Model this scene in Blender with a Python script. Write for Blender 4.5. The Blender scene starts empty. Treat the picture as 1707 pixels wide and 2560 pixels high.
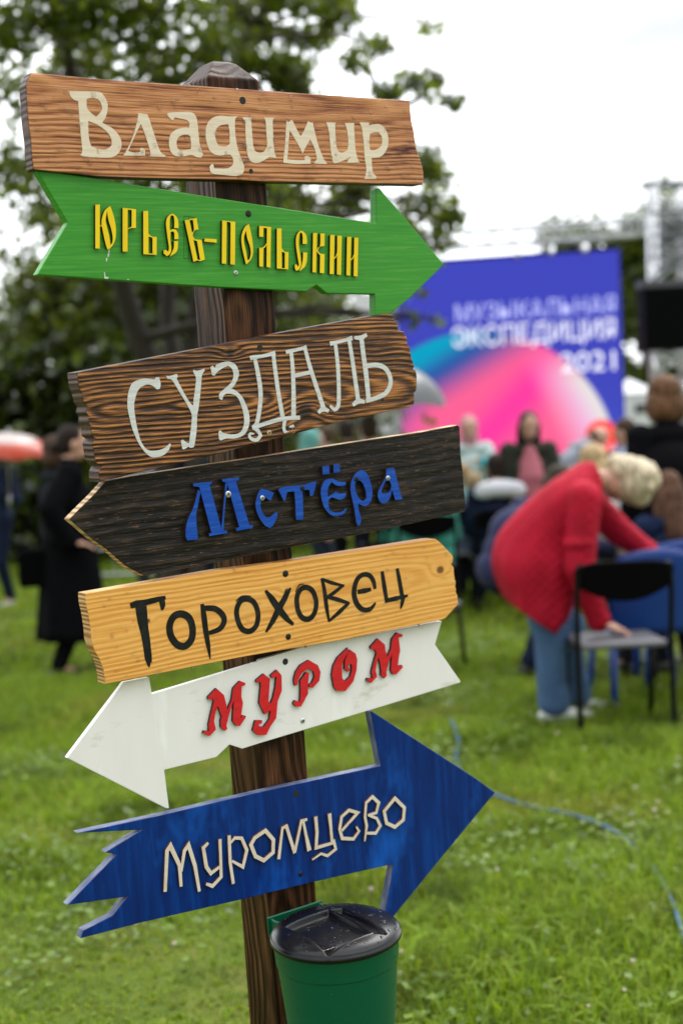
import bpy, bmesh, math, random
import numpy as np
from mathutils import Vector, Matrix
from mathutils.geometry import tessellate_polygon
R = math.radians
SC = bpy.context.scene
COL = SC.collection
rng = np.random.default_rng(7)
random.seed(7)

# ------------------------------------------------------------------ camera
EYE, PITCH, ROLL, LENS = 1.55, R(2.98), R(2.5), 50.0
FPX = LENS / 36.0 * 2560.0
_f = Vector((0, math.cos(PITCH), -math.sin(PITCH)))
_r0, _u0 = Vector((1, 0, 0)), Vector((0, math.sin(PITCH), math.cos(PITCH)))
_r = math.cos(ROLL) * _r0 - math.sin(ROLL) * _u0
_u = math.sin(ROLL) * _r0 + math.cos(ROLL) * _u0
CAM = Vector((0, 0, EYE))
cd = bpy.data.cameras.new('camera')
cam = bpy.data.objects.new('camera', cd); COL.objects.link(cam)
cam.matrix_world = Matrix.Translation(CAM) @ Matrix((_r, _u, -_f)).transposed().to_4x4()
cd.lens = LENS; cd.sensor_fit = 'AUTO'; cd.sensor_width = 36.0
cd.clip_start, cd.clip_end = 0.05, 2000
cd.dof.use_dof = True; cd.dof.focus_distance = 2.36; cd.dof.aperture_fstop = 2.7; cd.dof.aperture_blades = 0
SC.camera = cam

# ------------------------------------------------------------------ overcast sky + soft sun from the front right
SUN_EL, SUN_AZ = R(52), R(28)            # azimuth from +Y towards +X
sun_dir = Vector((math.sin(SUN_AZ) * math.cos(SUN_EL), math.cos(SUN_AZ) * math.cos(SUN_EL), math.sin(SUN_EL)))
W = bpy.data.worlds.new("World"); SC.world = W; W.use_nodes = True
wt = W.node_tree
def nd(nt, typ, ins=None, **props):
    n = nt.nodes.new(typ)
    for k, v in props.items(): setattr(n, k, v)
    for k, v in (ins or {}).items():
        s = n.inputs[k]
        if isinstance(v, bpy.types.NodeSocket): nt.links.new(v, s)
        else: s.default_value = v
    return n
def mth(nt, op, a, b=0.0, c=None, clamp=False):
    n = nd(nt, 'ShaderNodeMath', {0: a, 1: b}, operation=op, use_clamp=clamp)
    if c is not None:
        if isinstance(c, bpy.types.NodeSocket): nt.links.new(c, n.inputs[2])
        else: n.inputs[2].default_value = c
    return n.outputs[0]
def vmul(nt, v, xyz): return nd(nt, 'ShaderNodeVectorMath', {0: v, 1: xyz}, operation='MULTIPLY').outputs[0]
def ramp(nt, fac, stops, interp='LINEAR'):
    n = nd(nt, 'ShaderNodeValToRGB', {0: fac}); cr = n.color_ramp; cr.interpolation = interp
    while len(cr.elements) < len(stops): cr.elements.new(0.5)
    for e, (p, c) in zip(cr.elements, stops):
        e.position = p; e.color = (c, c, c, 1) if isinstance(c, (int, float)) else (*c, 1)
    return n.outputs[0]
def mix(nt, fac, a, b, blend='MIX'):
    n = nd(nt, 'ShaderNodeMix', data_type='RGBA', blend_type=blend)
    for i, v in ((0, fac), (6, a), (7, b)):
        if isinstance(v, bpy.types.NodeSocket): nt.links.new(v, n.inputs[i])
        elif i == 0: n.inputs[0].default_value = v
        else: n.inputs[i].default_value = (*v, 1) if len(v) == 3 else v
    return n.outputs[2]
def noise(nt, vec, scale=5.0, detail=3.0, rough=0.5, out=0):
    return nd(nt, 'ShaderNodeTexNoise', {'Vector': vec, 'Scale': scale, 'Detail': detail, 'Roughness': rough}).outputs[out]
bg = wt.nodes['Background']
sky = nd(wt, 'ShaderNodeTexSky', sky_type='NISHITA', sun_disc=False, sun_elevation=SUN_EL, sun_rotation=SUN_AZ,
         dust_density=2.0, ozone_density=1.0)
tc = nd(wt, 'ShaderNodeTexCoord')
gen = tc.outputs['Generated']
dt = nd(wt, 'ShaderNodeVectorMath', {0: gen, 1: sun_dir}, operation='DOT_PRODUCT').outputs['Value']
bright = ramp(wt, mth(wt, 'MULTIPLY_ADD', dt, 0.5, 0.5), [(0.0, 0.30), (0.45, 0.42), (0.8, 0.85), (1.0, 1.0)])
SKY_OFF = (0.0, 0.0, 0.0)
cn = noise(wt, nd(wt, 'ShaderNodeVectorMath', {0: vmul(wt, gen, (1.0, 1.0, 2.6)), 1: SKY_OFF}, operation='ADD').outputs[0], 3.2, 5, 0.5)
cl = ramp(wt, cn, [(0.34, 0.50), (0.50, 0.85), (0.60, 1.15)])
_sp = nd(wt, 'ShaderNodeSeparateXYZ', {0: gen}).outputs                      # a greyer cloud bank over the right of the view
bank = mth(wt, 'MULTIPLY', ramp(wt, mth(wt, 'MULTIPLY_ADD', mth(wt, 'SUBTRACT', cn, .5), .35, _sp[2]), [(.06, 0.0), (.23, 1.0), (.42, .7), (.62, 0.0)]), ramp(wt, mth(wt, 'MULTIPLY_ADD', mth(wt, 'SUBTRACT', cn, .5), .4, _sp[0]), [(0.0, 0.0), (.16, 1.0)]))
cl = mth(wt, 'MULTIPLY', cl, mth(wt, 'MULTIPLY_ADD', bank, -.60, 1.0))
cloudv = mth(wt, 'MULTIPLY', mth(wt, 'MULTIPLY', bright, cl), 20.0)
cloudc = nd(wt, 'ShaderNodeCombineColor', {0: mth(wt, 'MULTIPLY', cloudv, 0.97), 1: cloudv, 2: mth(wt, 'MULTIPLY', cloudv, 1.03)}).outputs[0]
cover = ramp(wt, noise(wt, vmul(wt, gen, (1, 1, 2.2)), 1.7, 4, 0.5), [(0.25, 0.80), (0.5, 0.97)])
wt.links.new(mix(wt, cover, sky.outputs[0], cloudc), bg.inputs[0])
bg.inputs[1].default_value = 0.10
sd = bpy.data.lights.new('sun', 'SUN'); sd.energy = 1.1; sd.angle = R(35); sd.color = (1.0, 0.97, 0.93)
so = bpy.data.objects.new('sun', sd); COL.objects.link(so)
so.rotation_euler = sun_dir.to_track_quat('Z', 'Y').to_euler(); so.location = (6, 4, 14)
SC.view_settings.view_transform = 'Standard'; SC.view_settings.look = 'None'
SC.view_settings.exposure = 0.93; SC.view_settings.gamma = 1.0
SC.cycles.max_bounces = 8; SC.cycles.transparent_max_bounces = 16
SC.cycles.use_denoising = True; SC.cycles.sample_clamp_indirect = 8

# ------------------------------------------------------------------ survey helpers: photo measurements -> real points
def ray(x, y): return (_f + ((x - 853.5) / FPX) * _r - ((y - 1280.0) / FPX) * _u)
def at(x, y, Y):
    d = ray(x, y); return CAM + d * (Y / d.y)
def ground(x, y, z=0.0):
    d = ray(x, y); return CAM + d * ((z - CAM.z) / d.z)
def on_plane(x, y, p, n):
    d = ray(x, y); return CAM + d * ((p - CAM).dot(n) / d.dot(n))

# ------------------------------------------------------------------ object helpers
def tag(o, label=None, cat=None, group=None, kind=None):
    if label: o['label'] = label
    if cat: o['category'] = cat
    if group: o['group'] = group
    if kind: o['kind'] = kind
    return o
def empty(name, loc=(0, 0, 0), rz=0.0, mw=None):
    o = bpy.data.objects.new(name, None); COL.objects.link(o)
    o.empty_display_size = 0.1
    if mw is not None: o.matrix_world = mw
    else: o.location = loc; o.rotation_euler = (0, 0, rz)
    return o
def link(name, me, mats=(), parent=None, smooth=False):
    o = bpy.data.objects.new(name, me); COL.objects.link(o)
    for m in (mats if isinstance(mats, (list, tuple)) else [mats]): me.materials.append(m)
    if parent: o.parent = parent
    if smooth: me.polygons.foreach_set('use_smooth', [True] * len(me.polygons))
    return o
def pymesh(name, v, f, mi=None):
    me = bpy.data.meshes.new(name); me.from_pydata([tuple(p) for p in v], [], [tuple(q) for q in f])
    if mi is not None: me.polygons.foreach_set('material_index', list(mi))
    me.update(); return me
def bmmesh(name, bm, normals=True):
    if normals: bmesh.ops.recalc_face_normals(bm, faces=bm.faces[:])
    me = bpy.data.meshes.new(name); bm.to_mesh(me); bm.free(); return me
def quadmesh(name, V, nq, k=4):
    """V: (n*k,3) array, each k verts one face"""
    me = bpy.data.meshes.new(name)
    me.vertices.add(len(V)); me.vertices.foreach_set('co', np.ascontiguousarray(V, dtype=np.float32).ravel())
    me.loops.add(nq * k); me.loops.foreach_set('vertex_index', np.arange(nq * k, dtype=np.int32))
    me.polygons.add(nq); me.polygons.foreach_set('loop_start', np.arange(0, nq * k, k, dtype=np.int32))
    me.polygons.foreach_set('loop_total', np.full(nq, k, dtype=np.int32))
    me.update(calc_edges=True); return me
def add_box(bm, c, s, rot=None, mi=0):
    r = bmesh.ops.create_cube(bm, size=1.0)
    M = Matrix.Translation(Vector(c)) @ (rot.to_4x4() if rot is not None else Matrix.Identity(4)) @ Matrix.Diagonal((*s, 1))
    bmesh.ops.transform(bm, matrix=M, verts=r['verts'])
    for f in {f for v in r['verts'] for f in v.link_faces}: f.material_index = mi
def add_tube(bm, pts, rad, seg=10, caps=True, mi=0):
    pts = [Vector(p) for p in pts]; n = len(pts)
    rad = rad if isinstance(rad, (list, tuple)) else [rad] * n
    rings = []; ref = None
    for i, p in enumerate(pts):
        t = (pts[min(i + 1, n - 1)] - pts[max(i - 1, 0)]).normalized()
        if ref is None: ref = Vector((0, 0, 1)) if abs(t.z) < 0.9 else Vector((1, 0, 0))
        a = t.cross(ref).normalized(); b = t.cross(a).normalized(); ref = -b if False else ref
        if abs(t.dot(ref)) > 0.95: ref = b
        rings.append([bm.verts.new(p + (a * math.cos(q) + b * math.sin(q)) * rad[i]) for q in [2 * math.pi * k / seg for k in range(seg)]])
    for i in range(n - 1):
        for k in range(seg):
            f = bm.faces.new((rings[i][k], rings[i][(k + 1) % seg], rings[i + 1][(k + 1) % seg], rings[i + 1][k])); f.material_index = mi; f.smooth = True
    if caps:
        bm.faces.new(rings[0][::-1]).material_index = mi; bm.faces.new(rings[-1]).material_index = mi
def smooth_path(pts, n=8):
    pts = [Vector(p) for p in pts]; out = []
    P = [pts[0]] + pts + [pts[-1]]
    for i in range(1, len(P) - 2):
        for k in range(n):
            t = k / n; a, b, c, d = P[i - 1], P[i], P[i + 1], P[i + 2]
            out.append(0.5 * ((2 * b) + (c - a) * t + (2 * a - 5 * b + 4 * c - d) * t * t + (3 * b - a - 3 * c + d) * t ** 3))
    out.append(pts[-1]); return out

# ------------------------------------------------------------------ materials
def newmat(name):
    m = bpy.data.materials.new(name); m.use_nodes = True
    return m, m.node_tree, m.node_tree.nodes['Principled BSDF']
def plain(name, col, rough=0.6, metal=0.0, var=0.15, scale=30.0, bump=0.0, spec=0.5, sheen=0.0):
    m, nt, b = newmat(name); o = nd(nt, 'ShaderNodeTexCoord').outputs['Object']
    n1 = noise(nt, o, scale, 4, 0.6)
    k = mth(nt, 'MULTIPLY_ADD', n1, 2 * var, 1 - var)
    c = nd(nt, 'ShaderNodeVectorMath', {0: tuple(col), 3: k}, operation='SCALE').outputs[0]
    nt.links.new(c, b.inputs['Base Color'])
    b.inputs['Roughness'].default_value = rough; b.inputs['Metallic'].default_value = metal
    b.inputs['Specular IOR Level'].default_value = spec
    if sheen: b.inputs['Sheen Weight'].default_value = sheen
    if bump:
        bp = nd(nt, 'ShaderNodeBump', {'Height': n1, 'Strength': bump, 'Distance': 0.01}); nt.links.new(bp.outputs[0], b.inputs['Normal'])
    return m
def wood(name, dark, mid, light, freq=90.0, yc=0.0, xc=0.0, a=0.03, slope=0.02, warp=0.012, contrast=(0.35, 0.75), fiber=0.35,
         rough=0.45, bump=0.5, stain=None, axis='x', coat=0.15, scr=None, knot=None, fine=(14, 520), blotch=0.25, shift=0.0, ring=1.0, wig=.005, pw=1.0, spec=.2):
    """flat-sawn timber: annual rings cut lengthwise; local x along the board, y across"""
    m, nt, b = newmat(name)
    co = nd(nt, 'ShaderNodeTexCoord').outputs['Object']
    if shift: co = nd(nt, 'ShaderNodeVectorMath', {0: co, 1: (shift, shift * .7, 0)}, operation='ADD').outputs[0]
    s = nd(nt, 'ShaderNodeSeparateXYZ', {0: co}).outputs
    X, Y, Z = (s[0], s[1], s[2]) if axis == 'x' else (s[1], s[0], s[2])
    cv = nd(nt, 'ShaderNodeCombineXYZ', {0: X, 1: Y, 2: Z}).outputs[0]
    w1 = mth(nt, 'SUBTRACT', noise(nt, vmul(nt, cv, (5, 14, 5)), 1.0, 2, 0.5), 0.5)
    w2 = mth(nt, 'SUBTRACT', noise(nt, vmul(nt, cv, (4.5, 60, 6)), 1.0, 3, 0.55), 0.5)
    y1 = mth(nt, 'ADD', mth(nt, 'SUBTRACT', Y, yc), mth(nt, 'MULTIPLY_ADD', w2, wig, mth(nt, 'MULTIPLY', w1, warp)))
    dep = mth(nt, 'ADD', mth(nt, 'MULTIPLY_ADD', mth(nt, 'SUBTRACT', X, xc), slope, a), mth(nt, 'MULTIPLY', mth(nt, 'SUBTRACT', noise(nt, vmul(nt, cv, (4, 1.5, 2)), 1.0, 2, 0.5), 0.5), warp * 3))
    if axis != 'x': dep = mth(nt, 'ADD', dep, Z)
    rr = mth(nt, 'SQRT', mth(nt, 'ADD', mth(nt, 'MULTIPLY', y1, y1), mth(nt, 'MULTIPLY', dep, dep)))
    if knot:
        for kx, ky, kr in knot:
            dx = mth(nt, 'MULTIPLY', mth(nt, 'SUBTRACT', X, kx), 0.55); dy = mth(nt, 'SUBTRACT', Y, ky)
            q = mth(nt, 'DIVIDE', mth(nt, 'ADD', mth(nt, 'MULTIPLY', dx, dx), mth(nt, 'MULTIPLY', dy, dy)), kr * kr)
            rr = mth(nt, 'MULTIPLY_ADD', mth(nt, 'POWER', 2.718, mth(nt, 'MULTIPLY', q, -1.0)), kr * 0.8, rr)
    rv = nd(nt, 'ShaderNodeCombineXYZ', {0: mth(nt, 'MULTIPLY', rr, freq * .42), 1: 3.7, 2: 1.3}).outputs[0]       # rings of uneven width and depth of tone
    rn = noise(nt, rv, 1.0, 2, .6)
    ph = mth(nt, 'MULTIPLY_ADD', rn, 9.0, mth(nt, 'MULTIPLY', rr, freq * 2 * math.pi))
    sn = mth(nt, 'POWER', mth(nt, 'MULTIPLY_ADD', mth(nt, 'SINE', ph), 0.4999, 0.5), pw)
    tone = noise(nt, nd(nt, 'ShaderNodeCombineXYZ', {0: mth(nt, 'MULTIPLY', rr, freq * .75), 1: 9.1, 2: mth(nt, 'MULTIPLY', X, 2.0)}).outputs[0], 1.0, 2, .5)
    sn = mth(nt, 'MULTIPLY_ADD', mth(nt, 'SUBTRACT', sn, .5), mth(nt, 'MULTIPLY_ADD', tone, 2.2, -.25), .5)
    fib = noise(nt, vmul(nt, cv, (fine[0], fine[1], fine[1] * .6)), 1.0, 3, 0.6)
    blo = noise(nt, vmul(nt, cv, (6, 22, 10)), 1.0, 3, 0.6)
    g = mth(nt, 'ADD', mth(nt, 'MULTIPLY_ADD', mth(nt, 'SUBTRACT', sn, .5), ring, .5), mth(nt, 'MULTIPLY', mth(nt, 'SUBTRACT', fib, 0.5), fiber * 1.6))
    g = mth(nt, 'ADD', g, mth(nt, 'MULTIPLY', mth(nt, 'SUBTRACT', blo, 0.5), blotch * 3))
    col = ramp(nt, g, [(0.0, dark), (contrast[0], dark), ((contrast[0] + contrast[1]) / 2, mid), (contrast[1], light), (1.0, tuple(min(1, c * 1.12) for c in light))])
    if stain:
        scol, lo, hi, sxyz = stain
        st = ramp(nt, noise(nt, vmul(nt, cv, sxyz), 1.0, 4, 0.65), [(lo, 0.0), (hi, 1.0)])
        col = mix(nt, st, col, scol)
    if knot:
        for kx, ky, kr in knot:
            dx = mth(nt, 'MULTIPLY', mth(nt, 'SUBTRACT', X, kx), 0.8); dy = mth(nt, 'SUBTRACT', Y, ky)
            q = mth(nt, 'SQRT', mth(nt, 'ADD', mth(nt, 'MULTIPLY', dx, dx), mth(nt, 'MULTIPLY', dy, dy)))
            kk = ramp(nt, mth(nt, 'DIVIDE', q, kr), [(0.30, 0.9), (0.55, 0.0)])
            col = mix(nt, kk, col, tuple(c * 0.5 for c in dark) if dark[0] < .2 else (0.12, 0.04, 0.012))
    if scr:
        sk = ramp(nt, noise(nt, vmul(nt, cv, (40, 260, 60)), 1.0, 4, 0.7), [(scr[1], 0.0), (scr[1] + .12, 0.85)])
        col = mix(nt, sk, col, scr[0])
    nt.links.new(col, b.inputs['Base Color'])
    h = mth(nt, 'ADD', mth(nt, 'MULTIPLY', sn, 0.7 * min(1.0, ring * 1.3)), mth(nt, 'MULTIPLY', fib, 0.5))
    h = mth(nt, 'MULTIPLY_ADD', blo, .5, h)
    bp = nd(nt, 'ShaderNodeBump', {'Height': h, 'Strength': bump, 'Distance': 0.004}); nt.links.new(bp.outputs[0], b.inputs['Normal'])
    b.inputs['Roughness'].default_value = rough; b.inputs['Coat Weight'].default_value = coat * .4; b.inputs['Coat Roughness'].default_value = 0.25; b.inputs['Specular IOR Level'].default_value = spec
    return m
def paint(name, c0, c1, c2, sc=(10, 260, 10), rough=0.4, bump=0.15, scuff=None, blot=None, dots=None, coat=0.1):
    """brushed paint on wood; c1/c2 streak colours"""
    m, nt, b = newmat(name); co = nd(nt, 'ShaderNodeTexCoord').outputs['Object']
    n1 = noise(nt, vmul(nt, co, sc), 1.0, 4, 0.65); n2 = noise(nt, co, 9.0, 3, 0.6)
    col = ramp(nt, n1, [(0.25, c1), (0.5, c0), (0.78, c2)])
    col = mix(nt, mth(nt, 'MULTIPLY', n2, 0.35), col, c1)
    if blot:
        for bc, lo, hi, s in blot:
            col = mix(nt, ramp(nt, noise(nt, vmul(nt, co, s), 1.0, 4, 0.7), [(lo, 0.0), (hi, 1.0)]), col, bc)
    if dots:
        dc, th, s = dots
        col = mix(nt, ramp(nt, noise(nt, co, s, 2, 0.5), [(th, 0.0), (th + 0.015, 1.0)]), col, dc)
    nt.links.new(col, b.inputs['Base Color'])
    bp = nd(nt, 'ShaderNodeBump', {'Height': n1, 'Strength': bump, 'Distance': 0.002}); nt.links.new(bp.outputs[0], b.inputs['Normal'])
    b.inputs['Roughness'].default_value = rough; b.inputs['Coat Weight'].default_value = coat * .3; b.inputs['Coat Roughness'].default_value = 0.2; b.inputs['Specular IOR Level'].default_value = .22
    return m
# ================================================================== SIGNPOST
P_TOP = at(541, 480, 2.40); P_BOT = at(670, 2230, 2.46)
T_AX = (P_TOP - P_BOT).normalized()
YAW = R(35)
U_AX = Vector((math.cos(YAW), math.sin(YAW), 0)); U_AX = (U_AX - T_AX * U_AX.dot(T_AX)).normalized()
N_AX = U_AX.cross(T_AX).normalized()
def uv(x, y, d):
    p = on_plane(x, y, P_TOP + N_AX * d, N_AX) - P_TOP
    return Vector((p.dot(U_AX), p.dot(T_AX)))
ROT = Matrix((U_AX, T_AX, N_AX)).transposed().to_4x4()

M_POST = wood('dark_stained_timber', (.012, .0055, .003), (.048, .0195, .0085), (.125, .054, .023), freq=85, a=.07, slope=.03, yc=.03, warp=.02,
              contrast=(.22, 1.0), fiber=1.0, rough=.42, bump=.6, axis='y', coat=0, spec=.10, fine=(9, 420), blotch=.32, ring=.55, scr=((.42, .30, .18), .79))
# post: one squared timber with a chamfered top
def make_post():
    L = (P_TOP.z + 0.02) / T_AX.z
    bm = bmesh.new(); s = 0.1
    ytop = uv(530, 192, 0.0).y
    ring = lambda y, i, j=0: [bm.verts.new((x, y, z)) for x, z in ((i, -i), (s - i, -i), (s - i, -s + i), (i, -s + i))]
    prof = [(-L, 0), (ytop, 0), (ytop + 0.030, 0.026), (ytop + 0.034, 0.033)]
    rs = [ring(y, i) for y, i in prof]
    for a, b in zip(rs, rs[1:]):
        for k in range(4): bm.faces.new((a[k], a[(k + 1) % 4], b[(k + 1) % 4], b[k]))
    bm.faces.new(rs[-1]); bm.faces.new(rs[0][::-1])
    o = link('signpost', bmmesh('signpost', bm), M_POST)
    o.matrix_world = Matrix.Translation(P_TOP) @ ROT
    bv = o.modifiers.new('bevel', 'BEVEL'); bv.width = 0.003; bv.segments = 2; bv.limit_method = 'ANGLE'
    tag(o, 'dark brown stained square timber post carrying all the painted town signs', 'post')
make_post()

# ---- tracing helpers: zoom windows of the photo (600 px wide shown at 1568)
ZK = 600 / 1568.0
class Win:
    def __init__(s, ox, oy): s.ox, s.oy = ox, oy
    def __call__(s, pts): return [(s.ox + x * ZK, s.oy + y * ZK) for x, y in pts]
A_, B_ = Win(0, 100), Win(550, 100)
C_, D_ = Win(0, 400), Win(550, 400)
E_, F_ = Win(100, 750), Win(600, 750)
G_, H_ = Win(100, 1050), Win(600, 1050)
I_, J_ = Win(150, 1350), Win(600, 1300)
K_, L_ = Win(130, 1650), Win(650, 1550)
M_, N_ = Win(130, 1980), Win(700, 1900)

def curve_smooth(pts, corner=48, n=4, closed=True):
    """rounds a traced outline except at its sharp corners"""
    m = len(pts); out = []
    def ang(i):
        a, b, c = pts[(i - 1) % m], pts[i], pts[(i + 1) % m]
        v1 = (b - a); v2 = (c - b)
        if v1.length < 1e-7 or v2.length < 1e-7: return 180
        return math.degrees(abs(v1.angle(v2)))
    sharp = [ang(i) > corner for i in range(m)]
    if not closed: sharp[0] = sharp[-1] = True
    for i in range(m if closed else m - 1):
        a, b, c, d = pts[(i - 1) % m], pts[i], pts[(i + 1) % m], pts[(i + 2) % m]
        if sharp[i]: a = b
        if sharp[(i + 1) % m]: d = c
        for k in range(n):
            t = k / n
            out.append(0.5 * ((2 * b) + (c - a) * t + (2 * a - 5 * b + 4 * c - d) * t * t + (3 * b - a - 3 * c + d) * t ** 3))
    if not closed: out.append(pts[-1])
    return out
def offset_stroke(pts, ws, closed=False):
    n = len(pts); Lf, Rt = [], []
    for i in range(n):
        p = pts[i]
        d0 = (p - pts[i - 1]).normalized() if (i > 0 or closed) else None
        d1 = (pts[(i + 1) % n] - p).normalized() if (i < n - 1 or closed) else None
        d0 = d0 or d1; d1 = d1 or d0
        n0 = Vector((-d0.y, d0.x)); n1 = Vector((-d1.y, d1.x)); b = n0 + n1
        b = b.normalized() if b.length > 1e-6 else n0
        k = min(1.9, 1 / max(0.3, b.dot(n0))) * ws[i] * 0.5
        Lf.append(p + b * k); Rt.append(p - b * k)
    return Lf, Rt
PXM = 1.0 / 1450
def outline(el, win, d, org):
    """element -> [outer, holes...] in board metres. ('P',outer,*holes) | ('S',pts,width) | ('C',pts,width) closed stroke; lower case = keep angular"""
    kind = el[0]; sm = kind.isupper(); kind = kind.upper()
    conv = lambda pts: [uv(x, y, d) - org for x, y in win(pts)]
    if kind == 'P':
        ls = [conv(q) for q in el[1:]]
        return [curve_smooth(q) if sm else q for q in ls]
    pts = conv(el[1]); w = el[2]; w = list(w) if isinstance(w, (list, tuple)) else [w] * len(pts)
    w = [q * ZK * PXM for q in w]
    cl = kind == 'C'
    if cl and (pts[0] - pts[-1]).length < 1e-4: pts, w = pts[:-1], w[:-1]
    if sm and len(pts) > 2:
        n = 4
        sp = curve_smooth(pts, 75, n, cl)
        m = len(pts); ww = []
        for i in range(m if cl else m - 1):
            for k in range(n): ww.append(w[i] + (w[(i + 1) % m] - w[i]) * k / n)
        if not cl: ww.append(w[-1])
        pts, w = sp, ww
    a, b = offset_stroke(pts, w, cl)
    if cl: return [a, b] if abs(area(a)) > abs(area(b)) else [b, a]
    return [a + b[::-1]]
def area(p): return 0.5 * sum(p[i].x * p[(i + 1) % len(p)].y - p[(i + 1) % len(p)].x * p[i].y for i in range(len(p)))
def extrude_shapes(name, shapes, z0, z1, mats, parent, dz=0.00005, back=False):
    V, Fc, MI = [], [], []
    for si, loops in enumerate(shapes):
        zf = z1 + si * dz
        base = len(V); flat = [[Vector((p.x, p.y, 0)) for p in l] for l in loops]
        allp = [p for l in flat for p in l]; n = len(allp)
        V += [(p.x, p.y, zf) for p in allp] + [(p.x, p.y, z0) for p in allp]
        for t in tessellate_polygon(flat):
            a, b, c = (allp[i] for i in t)
            if (b - a).cross(c - a).z < 0: t = t[::-1]
            Fc.append([base + i for i in t]); MI.append(0)
        s = 0
        for li, l in enumerate(flat):
            m = len(l); ar = area(l); out = (ar > 0) == (li == 0)
            for i in range(m):
                p, q = base + s + i, base + s + (i + 1) % m
                Fc.append((p + n, q + n, q, p) if out else (q + n, p + n, p, q)); MI.append(1)
            s += m
    return link(name, pymesh(name, V, Fc, MI), mats, parent)

def board(name, label, win_pts, d, th, mats, rough_end=None, bevel=0.0015):
    px = [q for w, pts in win_pts for q in w(pts)]
    P = [uv(x, y, d) for x, y in px]
    org = Vector((sum(p.x for p in P) / len(P), sum(p.y for p in P) / len(P)))
    P = [p - org for p in P]
    if area(P) < 0: P = P[::-1]
    bm = bmesh.new()
    f = [bm.verts.new((p.x, p.y, 0)) for p in P]; b = [bm.verts.new((p.x, p.y, -th)) for p in P]
    bm.faces.new(f).material_index = 0; bm.faces.new(b[::-1]).material_index = 0
    n = len(P)
    for i in range(n): bm.faces.new((b[i], b[(i + 1) % n], f[(i + 1) % n], f[i])).material_index = 1 if len(mats) > 1 else 0
    o = link(name, bmmesh(name, bm), mats)
    o.matrix_world = Matrix.Translation(P_TOP + U_AX * org.x + T_AX * org.y + N_AX * d) @ ROT
    if bevel:
        bv = o.modifiers.new('bevel', 'BEVEL'); bv.width = bevel; bv.segments = 2; bv.limit_method = 'ANGLE'; bv.angle_limit = R(25)
    tag(o, label, 'sign', 'town signs on the post')
    o['_org'] = (org.x, org.y); o['_d'] = d
    return o, org, P
def letters(par, org, d, items, z, mats):
    """items: list of (win, [elements]) - one entry per letter; each letter a part of its board"""
    for k, (win, els) in enumerate(items):
        sh = [outline(e, win, d + z, org) for e in els]
        extrude_shapes('letter', sh, 0.0002, z, mats, par)
M_SCREW = plain('screw_steel', (.035, .033, .032), .35, .9, .2, 300); M_SCREWZ = plain('zinc_screw', (.55, .55, .54), .3, .9, .15, 300)
def screw(par, org, d, win, x, y, r=0.0048, mat=None, z=0.0, hole=False):
    p = uv(*win([(x, y)])[0], d + z) - org
    bm = bmesh.new(); seg = 20
    prof = [(r, 0.0001), (r, 0.0008), (r * .8, 0.0016), (r * .45, 0.0019)] if not hole else [(r, 0.0003), (r * .8, 0.0004)]
    rings = [[bm.verts.new((p.x + q * math.cos(2 * math.pi * k / seg), p.y + q * math.sin(2 * math.pi * k / seg), z + h)) for k in range(seg)] for q, h in prof]
    for a, b in zip(rings, rings[1:]):
        for k in range(seg): bm.faces.new((a[k], a[(k + 1) % seg], b[(k + 1) % seg], b[k]))
    bm.faces.new(rings[-1])
    if not hole:
        for q in (0.4, 0.4 + math.pi / 2):
            add_box(bm, (p.x, p.y, z + 0.0019), (r * 1.1, r * .22, 0.0006), Matrix.Rotation(q, 3, 'Z'), 1)
    link('screw', bmmesh('screw', bm), [mat or M_SCREW, M_HOLE], par)
M_HOLE = plain('screw_recess', (.008, .007, .006), .7)
def drops(par, P, n, zmax=0.0014, rmin=.0013, rmax=.0050, bias=1.8, avoid=None):
    """rain drops sitting on the board"""
    m, nt, b = None, None, None
    xs = [p.x for p in P]; ys = [p.y for p in P]
    def inside(x, y):
        c = False
        for i in range(len(P)):
            a, q = P[i], P[i - 1]
            if (a.y > y) != (q.y > y) and x < (q.x - a.x) * (y - a.y) / (q.y - a.y) + a.x: c = not c
        return c
    V, Fc = [], []; seg, rows = 10, 4; cnt = 0
    while cnt < n:
        x, y = random.uniform(min(xs), max(xs)), random.uniform(min(ys), max(ys))
        if not inside(x, y): continue
        r = rmin + (rmax - rmin) * random.random() ** (bias * 1.6); cnt += 1
        el = random.uniform(1.0, 1.5); base = len(V)
        for j in range(rows):
            a = j / (rows - 1) * math.pi / 2
            for k in range(seg):
                q = 2 * math.pi * k / seg
                yy = math.sin(q) * r * math.cos(a) * el
                if yy > 0: yy *= .8
                V.append((x + math.cos(q) * r * math.cos(a) * .9, y + yy - r * .2 * math.sin(a), 0.0003 + r * .55 * math.sin(a)))
        for j in range(rows - 1):
            for k in range(seg): Fc.append((base + j * seg + k, base + j * seg + (k + 1) % seg, base + (j + 1) * seg + (k + 1) % seg, base + (j + 1) * seg + k))
    o = link('rain_drops', pymesh('rain_drops', V, Fc), M_WATER, par, smooth=True)
    tag(o, kind='stuff')
M_WATER, _nt, _b = newmat('rain_water')
_b.inputs['Base Color'].default_value = (1, 1, 1, 1); _b.inputs['Roughness'].default_value = 0.02
_b.inputs['Transmission Weight'].default_value = 1.0; _b.inputs['IOR'].default_value = 1.33

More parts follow.
